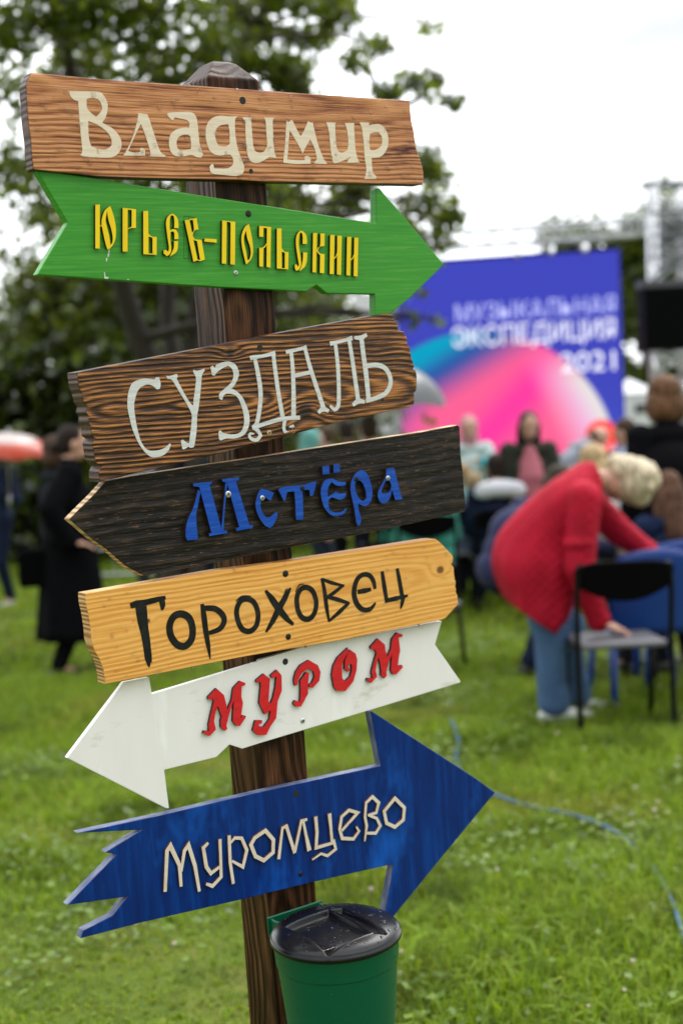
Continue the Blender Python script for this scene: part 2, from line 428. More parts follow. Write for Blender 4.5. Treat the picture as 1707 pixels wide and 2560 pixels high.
# ------------------------------------------------------------------ 1 top board (white painted lettering)
M_W1 = wood('amber_pine', (.15, .042, .018), (.43, .160, .060), (.60, .27, .11), freq=150, yc=.06, a=.05, slope=.012, warp=.008, contrast=(-.05, .80),
            fiber=1.15, rough=.42, bump=.8, coat=.2, stain=((.080, .014, .011), .58, .70, (4, 30, 5)), blotch=.46, fine=(10, 420), ring=.50, pw=.7, wig=.0035)
M_END = wood('dark_board_end', (.030, .013, .008), (.065, .028, .016), (.12, .055, .03), freq=120, contrast=(.3, .9), rough=.5, fiber=.8)
M_CREAM = paint('cream_lettering_paint', (.80, .67, .51), (.70, .54, .40), (.86, .76, .62), sc=(8, 120, 8), rough=.55, bump=.5, blot=[((.62, .42, .33), .60, .78, (14, 60, 14))])
pts = [(A_, [(205, 211), (700, 258), (1180, 290)]), (B_, [(600, 352), (1240, 395), (1250, 520), (1268, 600), (1280, 700), (1303, 765), (1320, 820), (1330, 880), (1325, 945)]),
       (B_, [(300, 925)]), (A_, [(1560, 915), (1000, 903), (640, 890), (222, 846), (210, 760), (205, 660), (190, 560), (180, 430), (172, 290)])]
o1, g1, P1 = board('town_sign', 'topmost amber pine board with cream painted lettering, above the green arrow', pts, .030, .028, [M_W1, M_END], bevel=.002)
V_ = [
 (A_, [('P', [(455, 340), (470, 335), (640, 337), (680, 365), (703, 410), (705, 455), (690, 510), (668, 540), (690, 550), (740, 580), (780, 625), (796, 670), (790, 715), (765, 750), (725, 768), (640, 768), (560, 763), (528, 752), (540, 720), (530, 620), (520, 500), (513, 400), (485, 390), (462, 365)],
         [(568, 385), (600, 378), (635, 385), (655, 400), (668, 440), (660, 470), (630, 503), (590, 470), (570, 440)],
         [(578, 528), (640, 555), (690, 590), (725, 635), (732, 680), (715, 702), (690, 715), (640, 710), (600, 695), (583, 640)])]),
 (A_, [('P', [(905, 478), (965, 485), (985, 540), (1020, 650), (1050, 730), (1085, 755), (1080, 765), (975, 760), (985, 735), (950, 620), (922, 548), (900, 590), (868, 660), (850, 700), (838, 725), (890, 738), (920, 730), (915, 715), (925, 703), (948, 712), (950, 755), (880, 757), (808, 755), (820, 735), (850, 680), (880, 600), (900, 520)])]),
 (A_, [('P', [(1095, 480), (1130, 472), (1240, 470), (1275, 490), (1290, 530), (1297, 600), (1308, 690), (1328, 750), (1315, 768), (1285, 765), (1250, 750), (1200, 760), (1150, 758), (1120, 735), (1107, 690), (1108, 640), (1125, 605), (1165, 580), (1215, 572), (1236, 575), (1240, 545), (1225, 525), (1190, 515), (1140, 505), (1135, 525), (1120, 520), (1098, 495)],
         [(1165, 640), (1190, 622), (1225, 618), (1245, 630), (1250, 690), (1248, 712), (1215, 718), (1180, 722), (1160, 705), (1155, 670)])]),
 (B_, [('P', [(120, 497), (100, 520), (100, 600), (110, 680), (130, 750), (155, 810), (158, 850), (140, 880), (100, 888), (30, 882), (-40, 875), (-62, 860), (-68, 830), (-52, 808), (-42, 815), (-38, 838), (0, 840), (50, 838), (80, 820), (88, 795), (80, 765), (60, 748), (0, 755), (-40, 745), (-70, 715), (-90, 650), (-92, 590), (-80, 545), (-50, 510), (0, 495), (60, 500)],
         [(-27, 590), (3, 558), (55, 550), (63, 600), (64, 680), (33, 697), (-7, 690), (-27, 650)])]),
 (B_, [('P', [(145, 505), (210, 505), (205, 520), (210, 600), (218, 690), (230, 725), (255, 737), (285, 730), (308, 690), (303, 600), (298, 530), (285, 507), (355, 507), (345, 530), (348, 620), (352, 700), (365, 760), (385, 795), (375, 803), (310, 803), (300, 790), (315, 770), (325, 762), (290, 785), (250, 803), (215, 800), (190, 775), (175, 720), (168, 620), (165, 540)])]),
 (B_, [('P', [(435, 525), (450, 535), (470, 520), (478, 535), (500, 580), (527, 630), (550, 590), (575, 530), (595, 540), (605, 535), (615, 580), (640, 680), (670, 760), (698, 805), (690, 810), (612, 806), (625, 790), (632, 770), (615, 700), (588, 650), (560, 700), (540, 742), (520, 700), (480, 630), (455, 590), (450, 650), (445, 720), (440, 780), (500, 785), (555, 785), (550, 765), (570, 757), (592, 770), (592, 808), (500, 810), (420, 803), (414, 790), (425, 690), (430, 600)])]),
 (B_, [('P', [(692, 537), (760, 540), (753, 555), (755, 640), (762, 700), (775, 730), (800, 735), (830, 720), (838, 680), (832, 600), (815, 542), (880, 543), (875, 560), (880, 650), (885, 720), (900, 780), (912, 800), (830, 803), (840, 780), (855, 765), (840, 770), (790, 795), (750, 805), (735, 790), (722, 700), (715, 620), (705, 570)])]),
 (B_, [('P', [(910, 537), (975, 540), (972, 560), (990, 553), (1040, 550), (1075, 575), (1095, 620), (1098, 680), (1080, 730), (1045, 765), (990, 770), (993, 830), (1000, 870), (1022, 890), (1018, 908), (942, 908), (950, 885), (955, 840), (945, 770), (940, 690), (930, 600), (925, 570)],
         [(978, 615), (1000, 605), (1035, 603), (1055, 630), (1058, 670), (1045, 700), (1010, 718), (980, 718), (975, 670)])])]
letters(o1, g1, .030, V_, .0007, [M_CREAM, M_CREAM])
screw(o1, g1, .030, B_, 148, 395, .0062, hole=True, mat=M_HOLE); screw(o1, g1, .030, B_, 203, 857, .0040, hole=True, mat=M_HOLE)
drops(o1, P1, 300)

# ------------------------------------------------------------------ 2 green arrow (yellow raised letters)
M_GREEN = paint('green_brushed_paint', (.050, .30, .026), (.032, .22, .020), (.12, .40, .055), sc=(7, 210, 7), rough=.38,
                blot=[((.20, .42, .08), .63, .80, (6, 160, 6))], dots=((.02, .05, .015), .80, 60))
M_YEL = paint('yellow_letter_face', (.88, .62, .004), (.80, .50, .003), (.92, .70, .01), sc=(60, 8, 20), rough=.4)
M_BURNT = plain('laser_burnt_edge', (.018, .010, .006), .6, var=.4, scale=200)
pts = [(C_, [(240, 63), (560, 108), (870, 160), (1215, 215)]), (D_, [(990, 408), (1020, 412), (1020, 184), (1041, 184), (1110, 265), (1180, 345), (1320, 512), (1462, 680), (1390, 755), (1230, 910), (1116, 1003), (1014, 1020), (1012, 875), (700, 872), (630, 815), (565, 858), (0, 830)]),
       (C_, [(1270, 820), (640, 775), (246, 748), (445, 410)])]
o2, g2, P2 = board('town_sign', 'bright green swallow tailed arrow pointing right with narrow raised yellow letters', pts, .021, .019, [M_GREEN, M_GREEN])
Y_ = [
 (C_, [('p', [(625, 292), (655, 290), (654, 578), (625, 578)]), ('p', [(654, 430), (668, 423), (668, 428), (654, 437)]),
       ('P', [(722, 300), (735, 335), (748, 380), (758, 440), (758, 500), (745, 545), (720, 578), (703, 583), (690, 540), (675, 470), (665, 410), (672, 365), (690, 325)], [(702, 330), (710, 390), (728, 450), (738, 505), (735, 540), (724, 555), (714, 490), (699, 430), (692, 390)])]),
 (C_, [('p', [(803, 312), (890, 322), (890, 443), (850, 446), (838, 452), (836, 446), (858, 438), (862, 432), (862, 327), (836, 324), (835, 598), (803, 598)])]),
 (C_, [('p', [(938, 333), (970, 333), (971, 480), (985, 495), (1000, 502), (1025, 502), (1025, 620), (938, 615)], [(972, 500), (998, 508), (998, 612), (972, 610)])]),
 (C_, [('P', [(1168, 445), (1140, 445), (1140, 390), (1135, 365), (1120, 360), (1112, 385), (1110, 440), (1113, 460), (1130, 452), (1150, 455), (1165, 480), (1167, 515), (1140, 518), (1140, 480), (1132, 465), (1116, 470), (1115, 520), (1120, 580), (1118, 600), (1108, 618), (1090, 628), (1070, 610), (1070, 590), (1085, 588), (1100, 600), (1105, 570), (1095, 500), (1086, 420), (1092, 380), (1110, 358), (1130, 352), (1150, 365), (1165, 395)]),
       ('P', [(1138, 530), (1165, 530), (1162, 580), (1150, 605), (1125, 622), (1110, 632), (1126, 600), (1137, 570)])]),
 (C_, [('p', [(1208, 395), (1238, 388), (1292, 655), (1265, 665)]), ('P', [(1260, 385), (1285, 378), (1298, 452), (1274, 460), (1262, 480), (1262, 500), (1275, 518), (1318, 522), (1340, 650), (1310, 660), (1288, 530), (1268, 522), (1254, 500), (1254, 478), (1268, 455)]),
       ('p', [(1237, 388), (1262, 383), (1262, 389), (1238, 395)]), ('p', [(1291, 650), (1312, 656), (1312, 662), (1291, 656)])]),
 (C_, [('p', [(1338, 512), (1417, 518), (1415, 540), (1336, 533)])]),
 (D_, [('p', [(15, 395), (101, 404), (98, 684), (68, 682), (70, 408), (45, 402), (42, 678), (13, 676)])]),
 (D_, [('P', [(190, 418), (195, 440), (210, 510), (217, 580), (212, 630), (190, 665), (170, 682), (160, 640), (145, 570), (140, 510), (148, 470), (165, 435)], [(170, 460), (178, 510), (195, 560), (202, 610), (192, 650), (180, 655), (172, 600), (160, 550), (157, 505)])]),
 (D_, [('p', [(257, 430), (334, 438), (330, 702), (304, 700), (307, 446), (285, 442), (283, 502), (257, 502)]), ('p', [(257, 575), (285, 570), (282, 697), (257, 695)]), ('P', [(280, 570), (292, 560), (304, 543), (306, 552), (295, 570), (283, 578)])]),
 (D_, [('p', [(372, 447), (402, 447), (403, 575), (415, 592), (425, 600), (448, 602), (446, 715), (372, 708)], [(404, 597), (424, 607), (423, 708), (404, 706)])]),
 (D_, [('P', [(568, 548), (540, 548), (540, 500), (535, 478), (525, 472), (518, 500), (515, 560), (525, 620), (530, 670), (525, 700), (512, 720), (495, 722), (488, 700), (490, 682), (503, 685), (512, 700), (515, 680), (505, 620), (497, 560), (497, 510), (507, 480), (525, 463), (545, 468), (562, 490), (568, 520)]),
       ('P', [(543, 603), (570, 605), (567, 660), (555, 695), (535, 715), (518, 726), (533, 690), (541, 650)])]),
 (D_, [('p', [(608, 476), (634, 478), (628, 735), (604, 733)]), ('P', [(655, 480), (683, 480), (682, 562), (655, 566), (642, 580), (638, 590), (644, 602), (657, 612), (683, 615), (680, 740), (652, 738), (654, 622), (638, 606), (631, 590), (638, 574), (654, 558)])]),
 (D_, [('p', [(720, 490), (748, 490), (743, 745), (716, 745)]), ('p', [(766, 494), (795, 496), (790, 750), (763, 748)]), ('P', [(745, 638), (755, 628), (764, 606), (766, 614), (757, 636), (745, 648)])]),
 (D_, [('p', [(830, 502), (857, 502), (850, 755), (825, 753)]), ('p', [(877, 506), (903, 508), (898, 762), (872, 758)]), ('P', [(853, 648), (864, 638), (873, 616), (875, 624), (866, 646), (853, 658)])])]
letters(o2, g2, .021, Y_, .0060, [M_YEL, M_BURNT])
M_SPL = paint('dried_splash', (.66, .68, .64), (.45, .55, .42), (.80, .80, .78), sc=(200, 200, 20), rough=.7)
for e in [('p', [(707, 588), (719, 584), (716, 604), (708, 612)]), ('p', [(703, 614), (716, 610), (714, 630), (704, 636)]), ('p', [(694, 642), (703, 638), (701, 660), (693, 664)]), ('p', [(681, 732), (686, 734), (690, 762), (710, 766), (708, 776), (684, 776)]), ('p', [(832, 778), (844, 779), (842, 784), (832, 783)])]: extrude_shapes('dried_splash', [outline(e, C_, .021, g2)], .0001, .0006, [M_SPL, M_SPL], o2)
M_PENCIL = plain('pencil_line', (.02, .06, .02), .8)
extrude_shapes('pencil_outline', [outline(('s', q, 2.6), C_, .021, g2) for q in ([(1203, 366), (1203, 643)], [(1203, 643), (1246, 645)], [(1203, 366), (1275, 376)], [(1232, 375), (1232, 640)])], .0001, .00035, [M_PENCIL, M_PENCIL], o2)
screw(o2, g2, .021, D_, 185, 350, .0056); screw(o2, g2, .021, D_, 103, 738, .0042, mat=M_SCREWZ)

# ------------------------------------------------------------------ 3 brushed brown board (white painted letters)
M_W3 = wood('brushed_larch', (.042, .0165, .008), (.135, .052, .016), (.43, .170, .043), freq=128, yc=-.010, xc=.02, a=.014, slope=.085, warp=.016, contrast=(.22, .90),
            ring=.68, fiber=1.3, rough=.40, bump=1.0, coat=.25, blotch=.44, fine=(16, 400), knot=[(.065, -.035, .030), (-.075, .072, .014)], wig=.006)
M_WHT = paint('white_lettering_paint', (.66, .66, .64), (.52, .51, .49), (.76, .76, .75), sc=(8, 150, 8), rough=.5, bump=.9, blot=[((.40, .34, .29), .70, .80, (10, 200, 10))])
pts = [(E_, [(245, 472), (1045, 318)]), (F_, [(235, 218), (965, 85), (985, 95), (1008, 132), (1030, 165), (1034, 196), (1046, 202), (1070, 205), (1084, 234), (1097, 262), (1090, 286), (1110, 305), (1115, 350), (1124, 385), (1138, 432), (1130, 450), (1150, 462), (1155, 500), (1155, 560), (1150, 596), (1134, 608), (1138, 622), (1138, 680), (1108, 700), (980, 725), (620, 805), (0, 968)]),
       (G_, [(1100, 238), (870, 290), (610, 352), (440, 392), (392, 408), (386, 345), (404, 300), (372, 282), (358, 240), (345, 150)]), (E_, [(352, 922), (368, 905), (338, 890), (336, 830), (318, 800), (322, 760), (302, 735), (310, 700), (288, 665), (275, 610), (255, 560)])]
o3, g3, P3 = board('town_sign', 'brown brushed board with notched ends and wavy grain under thin white painted letters', pts, .042, .038, [M_W3, M_END], bevel=.0015)
S_ = [
 (E_, [('P', [(790, 545), (785, 580), (765, 585), (740, 562), (710, 552), (680, 560), (650, 580), (630, 620), (617, 690), (625, 770), (640, 850), (665, 930), (700, 975), (740, 985), (790, 978), (825, 960), (850, 935), (858, 945), (840, 985), (805, 1015), (760, 1028), (720, 1022), (680, 985), (640, 925), (605, 840), (585, 760), (573, 690), (578, 610), (600, 550), (635, 525), (690, 512), (750, 520), (760, 505), (780, 505)])]),
 (E_, [('P', [(825, 495), (850, 497), (893, 482), (902, 495), (895, 515), (910, 545), (950, 620), (985, 675), (1003, 690), (1005, 650), (1015, 580), (1020, 510), (1002, 470), (1005, 455), (1030, 462), (1075, 448), (1078, 460), (1060, 490), (1055, 540), (1048, 620), (1038, 700), (1028, 760), (1025, 850), (1012, 940), (1005, 962), (985, 965), (970, 958), (945, 975), (932, 975), (922, 920), (935, 912), (955, 928), (975, 935), (985, 860), (993, 780), (990, 740), (960, 680), (900, 580), (862, 522), (835, 517)])]),
 (E_, [('P', [(1115, 437), (1130, 428), (1145, 445), (1150, 425), (1190, 408), (1240, 402), (1280, 425), (1300, 470), (1295, 510), (1270, 560), (1250, 578), (1280, 592), (1320, 630), (1350, 690), (1368, 750), (1368, 810), (1350, 860), (1320, 890), (1270, 905), (1220, 905), (1180, 918), (1170, 905), (1168, 860), (1178, 850), (1200, 868), (1250, 878), (1300, 870), (1325, 840), (1335, 790), (1325, 720), (1300, 650), (1270, 620), (1230, 612), (1205, 620), (1190, 655), (1172, 645), (1172, 615), (1195, 590), (1230, 560), (1255, 530), (1265, 490), (1255, 450), (1230, 430), (1195, 445), (1160, 470), (1140, 495), (1125, 490)])]),
 (F_, [('S', [(66, 382), (90, 374), (150, 366), (215, 350), (232, 346)], [28, 26, 22, 26, 30]), ('S', [(97, 380), (118, 480), (135, 600), (130, 700), (112, 800), (92, 832)], [26, 32, 32, 30, 30, 34]),
       ('S', [(80, 836), (180, 804), (270, 778), (350, 770), (392, 768)], 26), ('S', [(92, 832), (118, 855), (135, 885), (112, 913), (80, 910), (62, 890), (70, 872), (92, 876)], [28, 26, 24, 24, 22, 20, 16, 10]),
       ('S', [(218, 352), (228, 440), (250, 600), (280, 770)], [26, 30, 30, 32]), ('S', [(295, 782), (286, 830), (296, 862), (330, 870), (355, 848), (345, 822), (322, 830)], [28, 24, 22, 22, 20, 16, 10])]),
 (F_, [('S', [(300, 340), (330, 334), (400, 318), (436, 308)], [26, 24, 22, 30]), ('S', [(334, 338), (345, 450), (350, 600), (350, 770)], [28, 30, 32, 36]), ('S', [(424, 314), (455, 430), (500, 570), (545, 705)], [26, 30, 32, 34]),
       ('S', [(350, 496), (460, 472)], 26), ('S', [(512, 738), (540, 712), (580, 726)], [22, 34, 22])]),
 (F_, [('S', [(588, 286), (620, 278), (690, 262), (734, 248)], [32, 24, 22, 32]), ('S', [(622, 282), (638, 420), (645, 560), (645, 650), (640, 695), (618, 716), (588, 690)], [28, 30, 30, 32, 28, 24, 18]),
       ('S', [(712, 256), (735, 400), (755, 540), (772, 660)], [28, 32, 32, 34]), ('S', [(736, 688), (772, 660), (814, 666)], [22, 36, 22])]),
 (F_, [('S', [(746, 246), (790, 246), (828, 226)], [20, 30, 24]), ('S', [(792, 244), (806, 360), (825, 500), (840, 655)], [34, 36, 38, 34]), ('S', [(812, 434), (880, 424), (940, 440), (976, 490), (982, 550), (955, 605), (900, 636), (822, 660)], [30, 32, 34, 34, 34, 32, 30, 26])])]
letters(o3, g3, .042, S_, .0007, [M_WHT, M_WHT])
screw(o3, g3, .042, F_, 130, 312, .0055, hole=True, mat=M_HOLE); screw(o3, g3, .042, F_, 190, 868, .0045, mat=plain('raw_knot', (.5, .36, .2), .6))
screw(o3, g3, .042, E_, 1323, 888, .0035, hole=True, mat=M_HOLE); screw(o3, g3, .042, F_, 930, 652, .003, hole=True, mat=M_HOLE)
drops(o3, P3, 90, rmax=.0026)

# ------------------------------------------------------------------ 4 black weathered arrow (blue raised letters)
M_W4 = wood('charred_plank', (.0055, .0040, .0036), (.015, .0105, .0085), (.050, .031, .020), freq=60, yc=.15, a=.05, slope=.015, warp=.016, contrast=(.15, 1.05),
            fiber=1.5, rough=.5, bump=1.0, coat=.05, scr=((.24, .125, .06), .595), fine=(22, 300), blotch=.45, ring=.35)
M_TAN = wood('raw_edge_wood', (.28, .15, .06), (.50, .31, .15), (.62, .42, .24), freq=160, contrast=(.2, .9), rough=.6)
M_BLU = paint('blue_letter_face', (.006, .070, .42), (.004, .045, .30), (.03, .14, .56), sc=(14, 160, 14), rough=.4, blot=[((.18, .24, .38), .70, .84, (20, 160, 20))])
pts = [(G_, [(190, 650), (250, 588), (340, 500), (430, 402), (600, 368), (1000, 305)]), (H_, [(0, 260), (700, 150), (1180, 78), (1420, 32), (1434, 45), (1442, 230), (1455, 330), (1463, 450), (1473, 580), (1468, 598), (1370, 618), (1250, 645), (900, 725), (300, 838)]),
       (G_, [(1150, 930), (680, 1020), (660, 1008), (560, 955), (440, 850), (330, 770), (250, 700)])]
o4, g4, P4 = board('town_sign', 'blackened weathered plank pointed to the left with raised blue letters', pts, .024, .020, [M_W4, M_TAN])
T_ = [
 (G_, [('p', [(1003, 415), (1122, 402), (1125, 414), (1108, 424), (1190, 722), (1222, 722), (1225, 738), (1108, 758), (1105, 742), (1122, 738), (1042, 438), (1003, 432)]),
       ('p', [(1190, 387), (1302, 375), (1301, 390), (1280, 400), (1370, 690), (1392, 688), (1390, 705), (1284, 725), (1281, 708), (1303, 700), (1222, 410), (1192, 402)]),
       ('p', [(1213, 405), (1224, 425), (1206, 600), (1200, 728), (1184, 728), (1196, 600)]),
       ('P', [(1034, 455), (1050, 470), (1032, 560), (1021, 620), (1025, 700), (1032, 765), (1030, 778), (965, 787), (953, 760), (955, 700), (970, 640), (1003, 570)])]),
 (H_, [('P', [(150, 450), (222, 475), (200, 528), (165, 505), (140, 520), (135, 560), (150, 610), (175, 635), (200, 632), (228, 605), (245, 600), (240, 640), (215, 690), (195, 705), (165, 690), (130, 645), (108, 590), (103, 540), (115, 490), (130, 460)])]),
 (H_, [('P', [(250, 455), (275, 440), (350, 430), (430, 420), (470, 405), (498, 405), (492, 440), (475, 495), (458, 497), (455, 460), (440, 455), (408, 462), (412, 560), (414, 640), (410, 650), (370, 653), (365, 630), (362, 540), (355, 466), (310, 470), (300, 500), (298, 525), (285, 528), (268, 490), (255, 465)])]),
 (H_, [('p', [(538, 305), (582, 298), (585, 350), (540, 356)]), ('p', [(610, 292), (650, 288), (653, 338), (612, 345)]),
       ('P', [(575, 385), (610, 385), (640, 400), (690, 405), (690, 425), (660, 432), (625, 425), (600, 405), (580, 430), (572, 470), (575, 500), (600, 485), (625, 468), (650, 480), (692, 475), (690, 500), (660, 520), (630, 515), (600, 505), (580, 520), (578, 560), (595, 595), (630, 605), (665, 598), (690, 575), (695, 585), (680, 610), (650, 625), (610, 628), (570, 600), (545, 560), (530, 500), (528, 460), (540, 415), (555, 395)])]),
 (H_, [('P', [(795, 325), (825, 345), (850, 400), (863, 460), (860, 510), (840, 550), (810, 562), (780, 550), (772, 545), (775, 590), (790, 640), (785, 680), (770, 693), (758, 660), (750, 600), (738, 540), (725, 480), (722, 430), (735, 380), (765, 340)], [(760, 398), (785, 395), (805, 420), (822, 470), (825, 510), (808, 530), (785, 520), (765, 490), (752, 450), (752, 415)])]),
 (H_, [('P', [(955, 320), (1005, 312), (1020, 370), (1045, 470), (1060, 515), (1015, 525), (1000, 480), (990, 450), (985, 490), (965, 530), (940, 545), (915, 535), (900, 500), (905, 460), (920, 430), (950, 370)], [(950, 400), (975, 395), (988, 430), (980, 465), (955, 478), (925, 475), (925, 455), (938, 425)])])]
letters(o4, g4, .024, T_, .0080, [M_BLU, M_BURNT])
screw(o4, g4, .024, G_, 1230, 485, .0056, M_SCREWZ, .0083); screw(o4, g4, .024, G_, 1452, 510, .0045, M_SCREWZ, .0083)
screw(o4, g4, .024, H_, 408, 445, .0045, None, .0083); screw(o4, g4, .024, H_, 965, 380, .0045, M_SCREWZ, .0083); screw(o4, g4, .024, H_, 760, 385, .0045, None, .0083)
screw(o4, g4, .024, H_, 255, 338, .0050, hole=True, mat=M_HOLE)

# ------------------------------------------------------------------ 5 honey board (black brush letters)
M_W5 = wood('honey_pine', (.66, .27, .048), (.80, .38, .085), (.88, .48, .135), freq=135, yc=.01, a=.03, slope=.03, warp=.008, contrast=(-.05, 1.0),
            fiber=.60, rough=.38, bump=.30, coat=.3, blotch=.30, fine=(9, 330), knot=[(.245, .018, .016), (-.365, .018, .008), (-.095, .028, .010)], ring=.55, wig=.004)
M_S5 = wood('honey_edge', (.30, .13, .035), (.48, .25, .08), (.62, .38, .16), freq=170, contrast=(.2, .9), rough=.5)
M_BLK = paint('black_brush_paint', (.010, .010, .012), (.006, .006, .007), (.028, .028, .032), sc=(60, 60, 60), rough=.28, bump=.5, coat=.4)
pts = [(I_, [(165, 350), (1030, 200)]), (J_, [(340, 266), (1235, 126), (1275, 123), (1310, 150), (1390, 235), (1390, 270), (1380, 292), (1395, 310), (1398, 360), (1402, 378), (1400, 388), (1408, 396), (1408, 425), (1404, 432), (1412, 455), (1408, 470), (1418, 490), (1425, 550), (1345, 638), (1320, 652), (660, 785)]),
       (I_, [(1176, 767), (295, 942), (292, 900), (285, 850), (260, 780), (225, 720), (205, 650), (200, 580), (185, 480), (170, 420)])]
o5, g5, P5 = board('town_sign', 'honey yellow pine board with scalloped left end and black brush lettering', pts, .029, .027, [M_W5, M_S5], bevel=.002)
BR = lambda *s: [('S', p, w) for p, w in s]
O_ = [
 (I_, BR(([(462, 432), (500, 418), (560, 408), (640, 388), (692, 376)], [30, 44, 38, 34, 22]), ([(655, 385), (668, 400), (672, 430), (668, 458)], [30, 40, 36, 14]), ([(522, 425), (535, 520), (555, 600), (568, 680), (578, 770), (584, 830)], [60, 58, 56, 52, 46, 8]), ([(560, 430), (568, 520), (575, 640), (592, 740), (598, 800)], [16, 14, 20, 16, 6]), ([(465, 412), (520, 402)], [6, 16]))),
 (I_, [('C', [(795, 483), (845, 510), (868, 580), (860, 650), (820, 692), (770, 685), (728, 630), (718, 560), (745, 500)], 46), ('S', [(780, 706), (830, 702), (872, 655), (884, 600)], [6, 14, 12, 6])]),
 (I_, BR(([(930, 418), (942, 500), (955, 600), (970, 690), (983, 778)], [24, 40, 38, 30, 6]), ([(940, 446), (1010, 448), (1060, 485), (1074, 530), (1045, 580), (975, 608)], [34, 38, 40, 38, 36, 26]))),
 (I_, [('C', [(1225, 385), (1270, 410), (1295, 480), (1285, 555), (1245, 595), (1195, 585), (1165, 530), (1155, 460), (1180, 400)], 36), ('S', [(1150, 400), (1190, 368), (1250, 366)], [5, 10, 5])]),
 (I_, BR(([(1343, 330), (1385, 385), (1430, 450), (1480, 510), (1524, 556)], [16, 44, 50, 40, 10]), ([(1508, 312), (1470, 380), (1435, 440), (1390, 530), (1346, 602)], [14, 40, 48, 38, 14]), ([(1480, 325), (1450, 390)], [6, 12]), ([(1500, 520), (1530, 545)], [12, 5]))),
 (J_, [('C', [(435, 440), (475, 465), (498, 530), (490, 600), (455, 645), (410, 640), (380, 590), (372, 510), (395, 455)], 36), ('S', [(362, 470), (388, 425), (420, 418)], [5, 9, 5])]),
 (J_, BR(([(535, 380), (552, 460), (565, 560), (582, 665)], [22, 30, 32, 14]), ([(535, 385), (600, 410), (682, 430)], [18, 26, 14]), ([(672, 428), (620, 470), (568, 506)], [20, 26, 24]), ([(565, 500), (640, 520), (715, 545)], [24, 30, 18]), ([(712, 540), (650, 600), (582, 660)], [22, 30, 16]))),
 (J_, BR(([(768, 470), (815, 462), (856, 452)], [30, 36, 24]), ([(882, 450), (872, 400), (845, 362), (800, 358), (762, 395), (745, 470), (760, 540), (800, 584), (850, 582), (886, 540)], [24, 34, 34, 32, 36, 40, 40, 36, 32, 12]))),
 (J_, BR(([(928, 335), (942, 430), (960, 540)], [26, 36, 30]), ([(952, 528), (1020, 512), (1096, 494)], [28, 34, 16]), ([(1026, 316), (1042, 400), (1060, 505)], [26, 34, 34]), ([(1066, 505), (1058, 545), (1048, 580)], [36, 28, 10])))]
letters(o5, g5, .029, O_, .0007, [M_BLK, M_BLK])
screw(o5, g5, .029, J_, 297, 350, .0058); screw(o5, g5, .029, J_, 315, 762, .0054)
drops(o5, P5, 170, rmax=.0036, bias=1.3)

# ------------------------------------------------------------------ 6 white arrow (red raised letters)
M_WARR = paint('white_weathered_paint', (.84, .80, .775), (.79, .75, .715), (.87, .835, .81), sc=(14, 3.5, 14), rough=.45, bump=.06, blot=[((.52, .46, .38), .60, .82, (7, 16, 8)), ((.90, .87, .85), .58, .66, (11, 2.2, 11)), ((.42, .30, .18), .735, .80, (26, 40, 26))], dots=((.16, .12, .09), .80, 70))
M_RED = paint('red_letter_face', (.62, .018, .022), (.52, .012, .018), (.70, .030, .034), sc=(30, 120, 30), rough=.4)
pts = [(K_, [(100, 640), (472, 146), (636, 113), (655, 222)]), (K_, [(1350, 12)]), (L_, [(0, 260), (310, 168), (760, 88), (1187, 6), (1165, 82), (1142, 160), (1310, 402), (1303, 410), (715, 590)]),
       (L_, [(0, 805)]), (K_, [(1245, 580), (1160, 553), (1075, 635), (735, 718), (767, 970), (745, 968), (420, 803)])]
o6, g6, P6 = board('town_sign', 'white painted arrow pointing left with raised red blackletter style letters', pts, .012, .010, [M_WARR, M_WARR], bevel=.001)
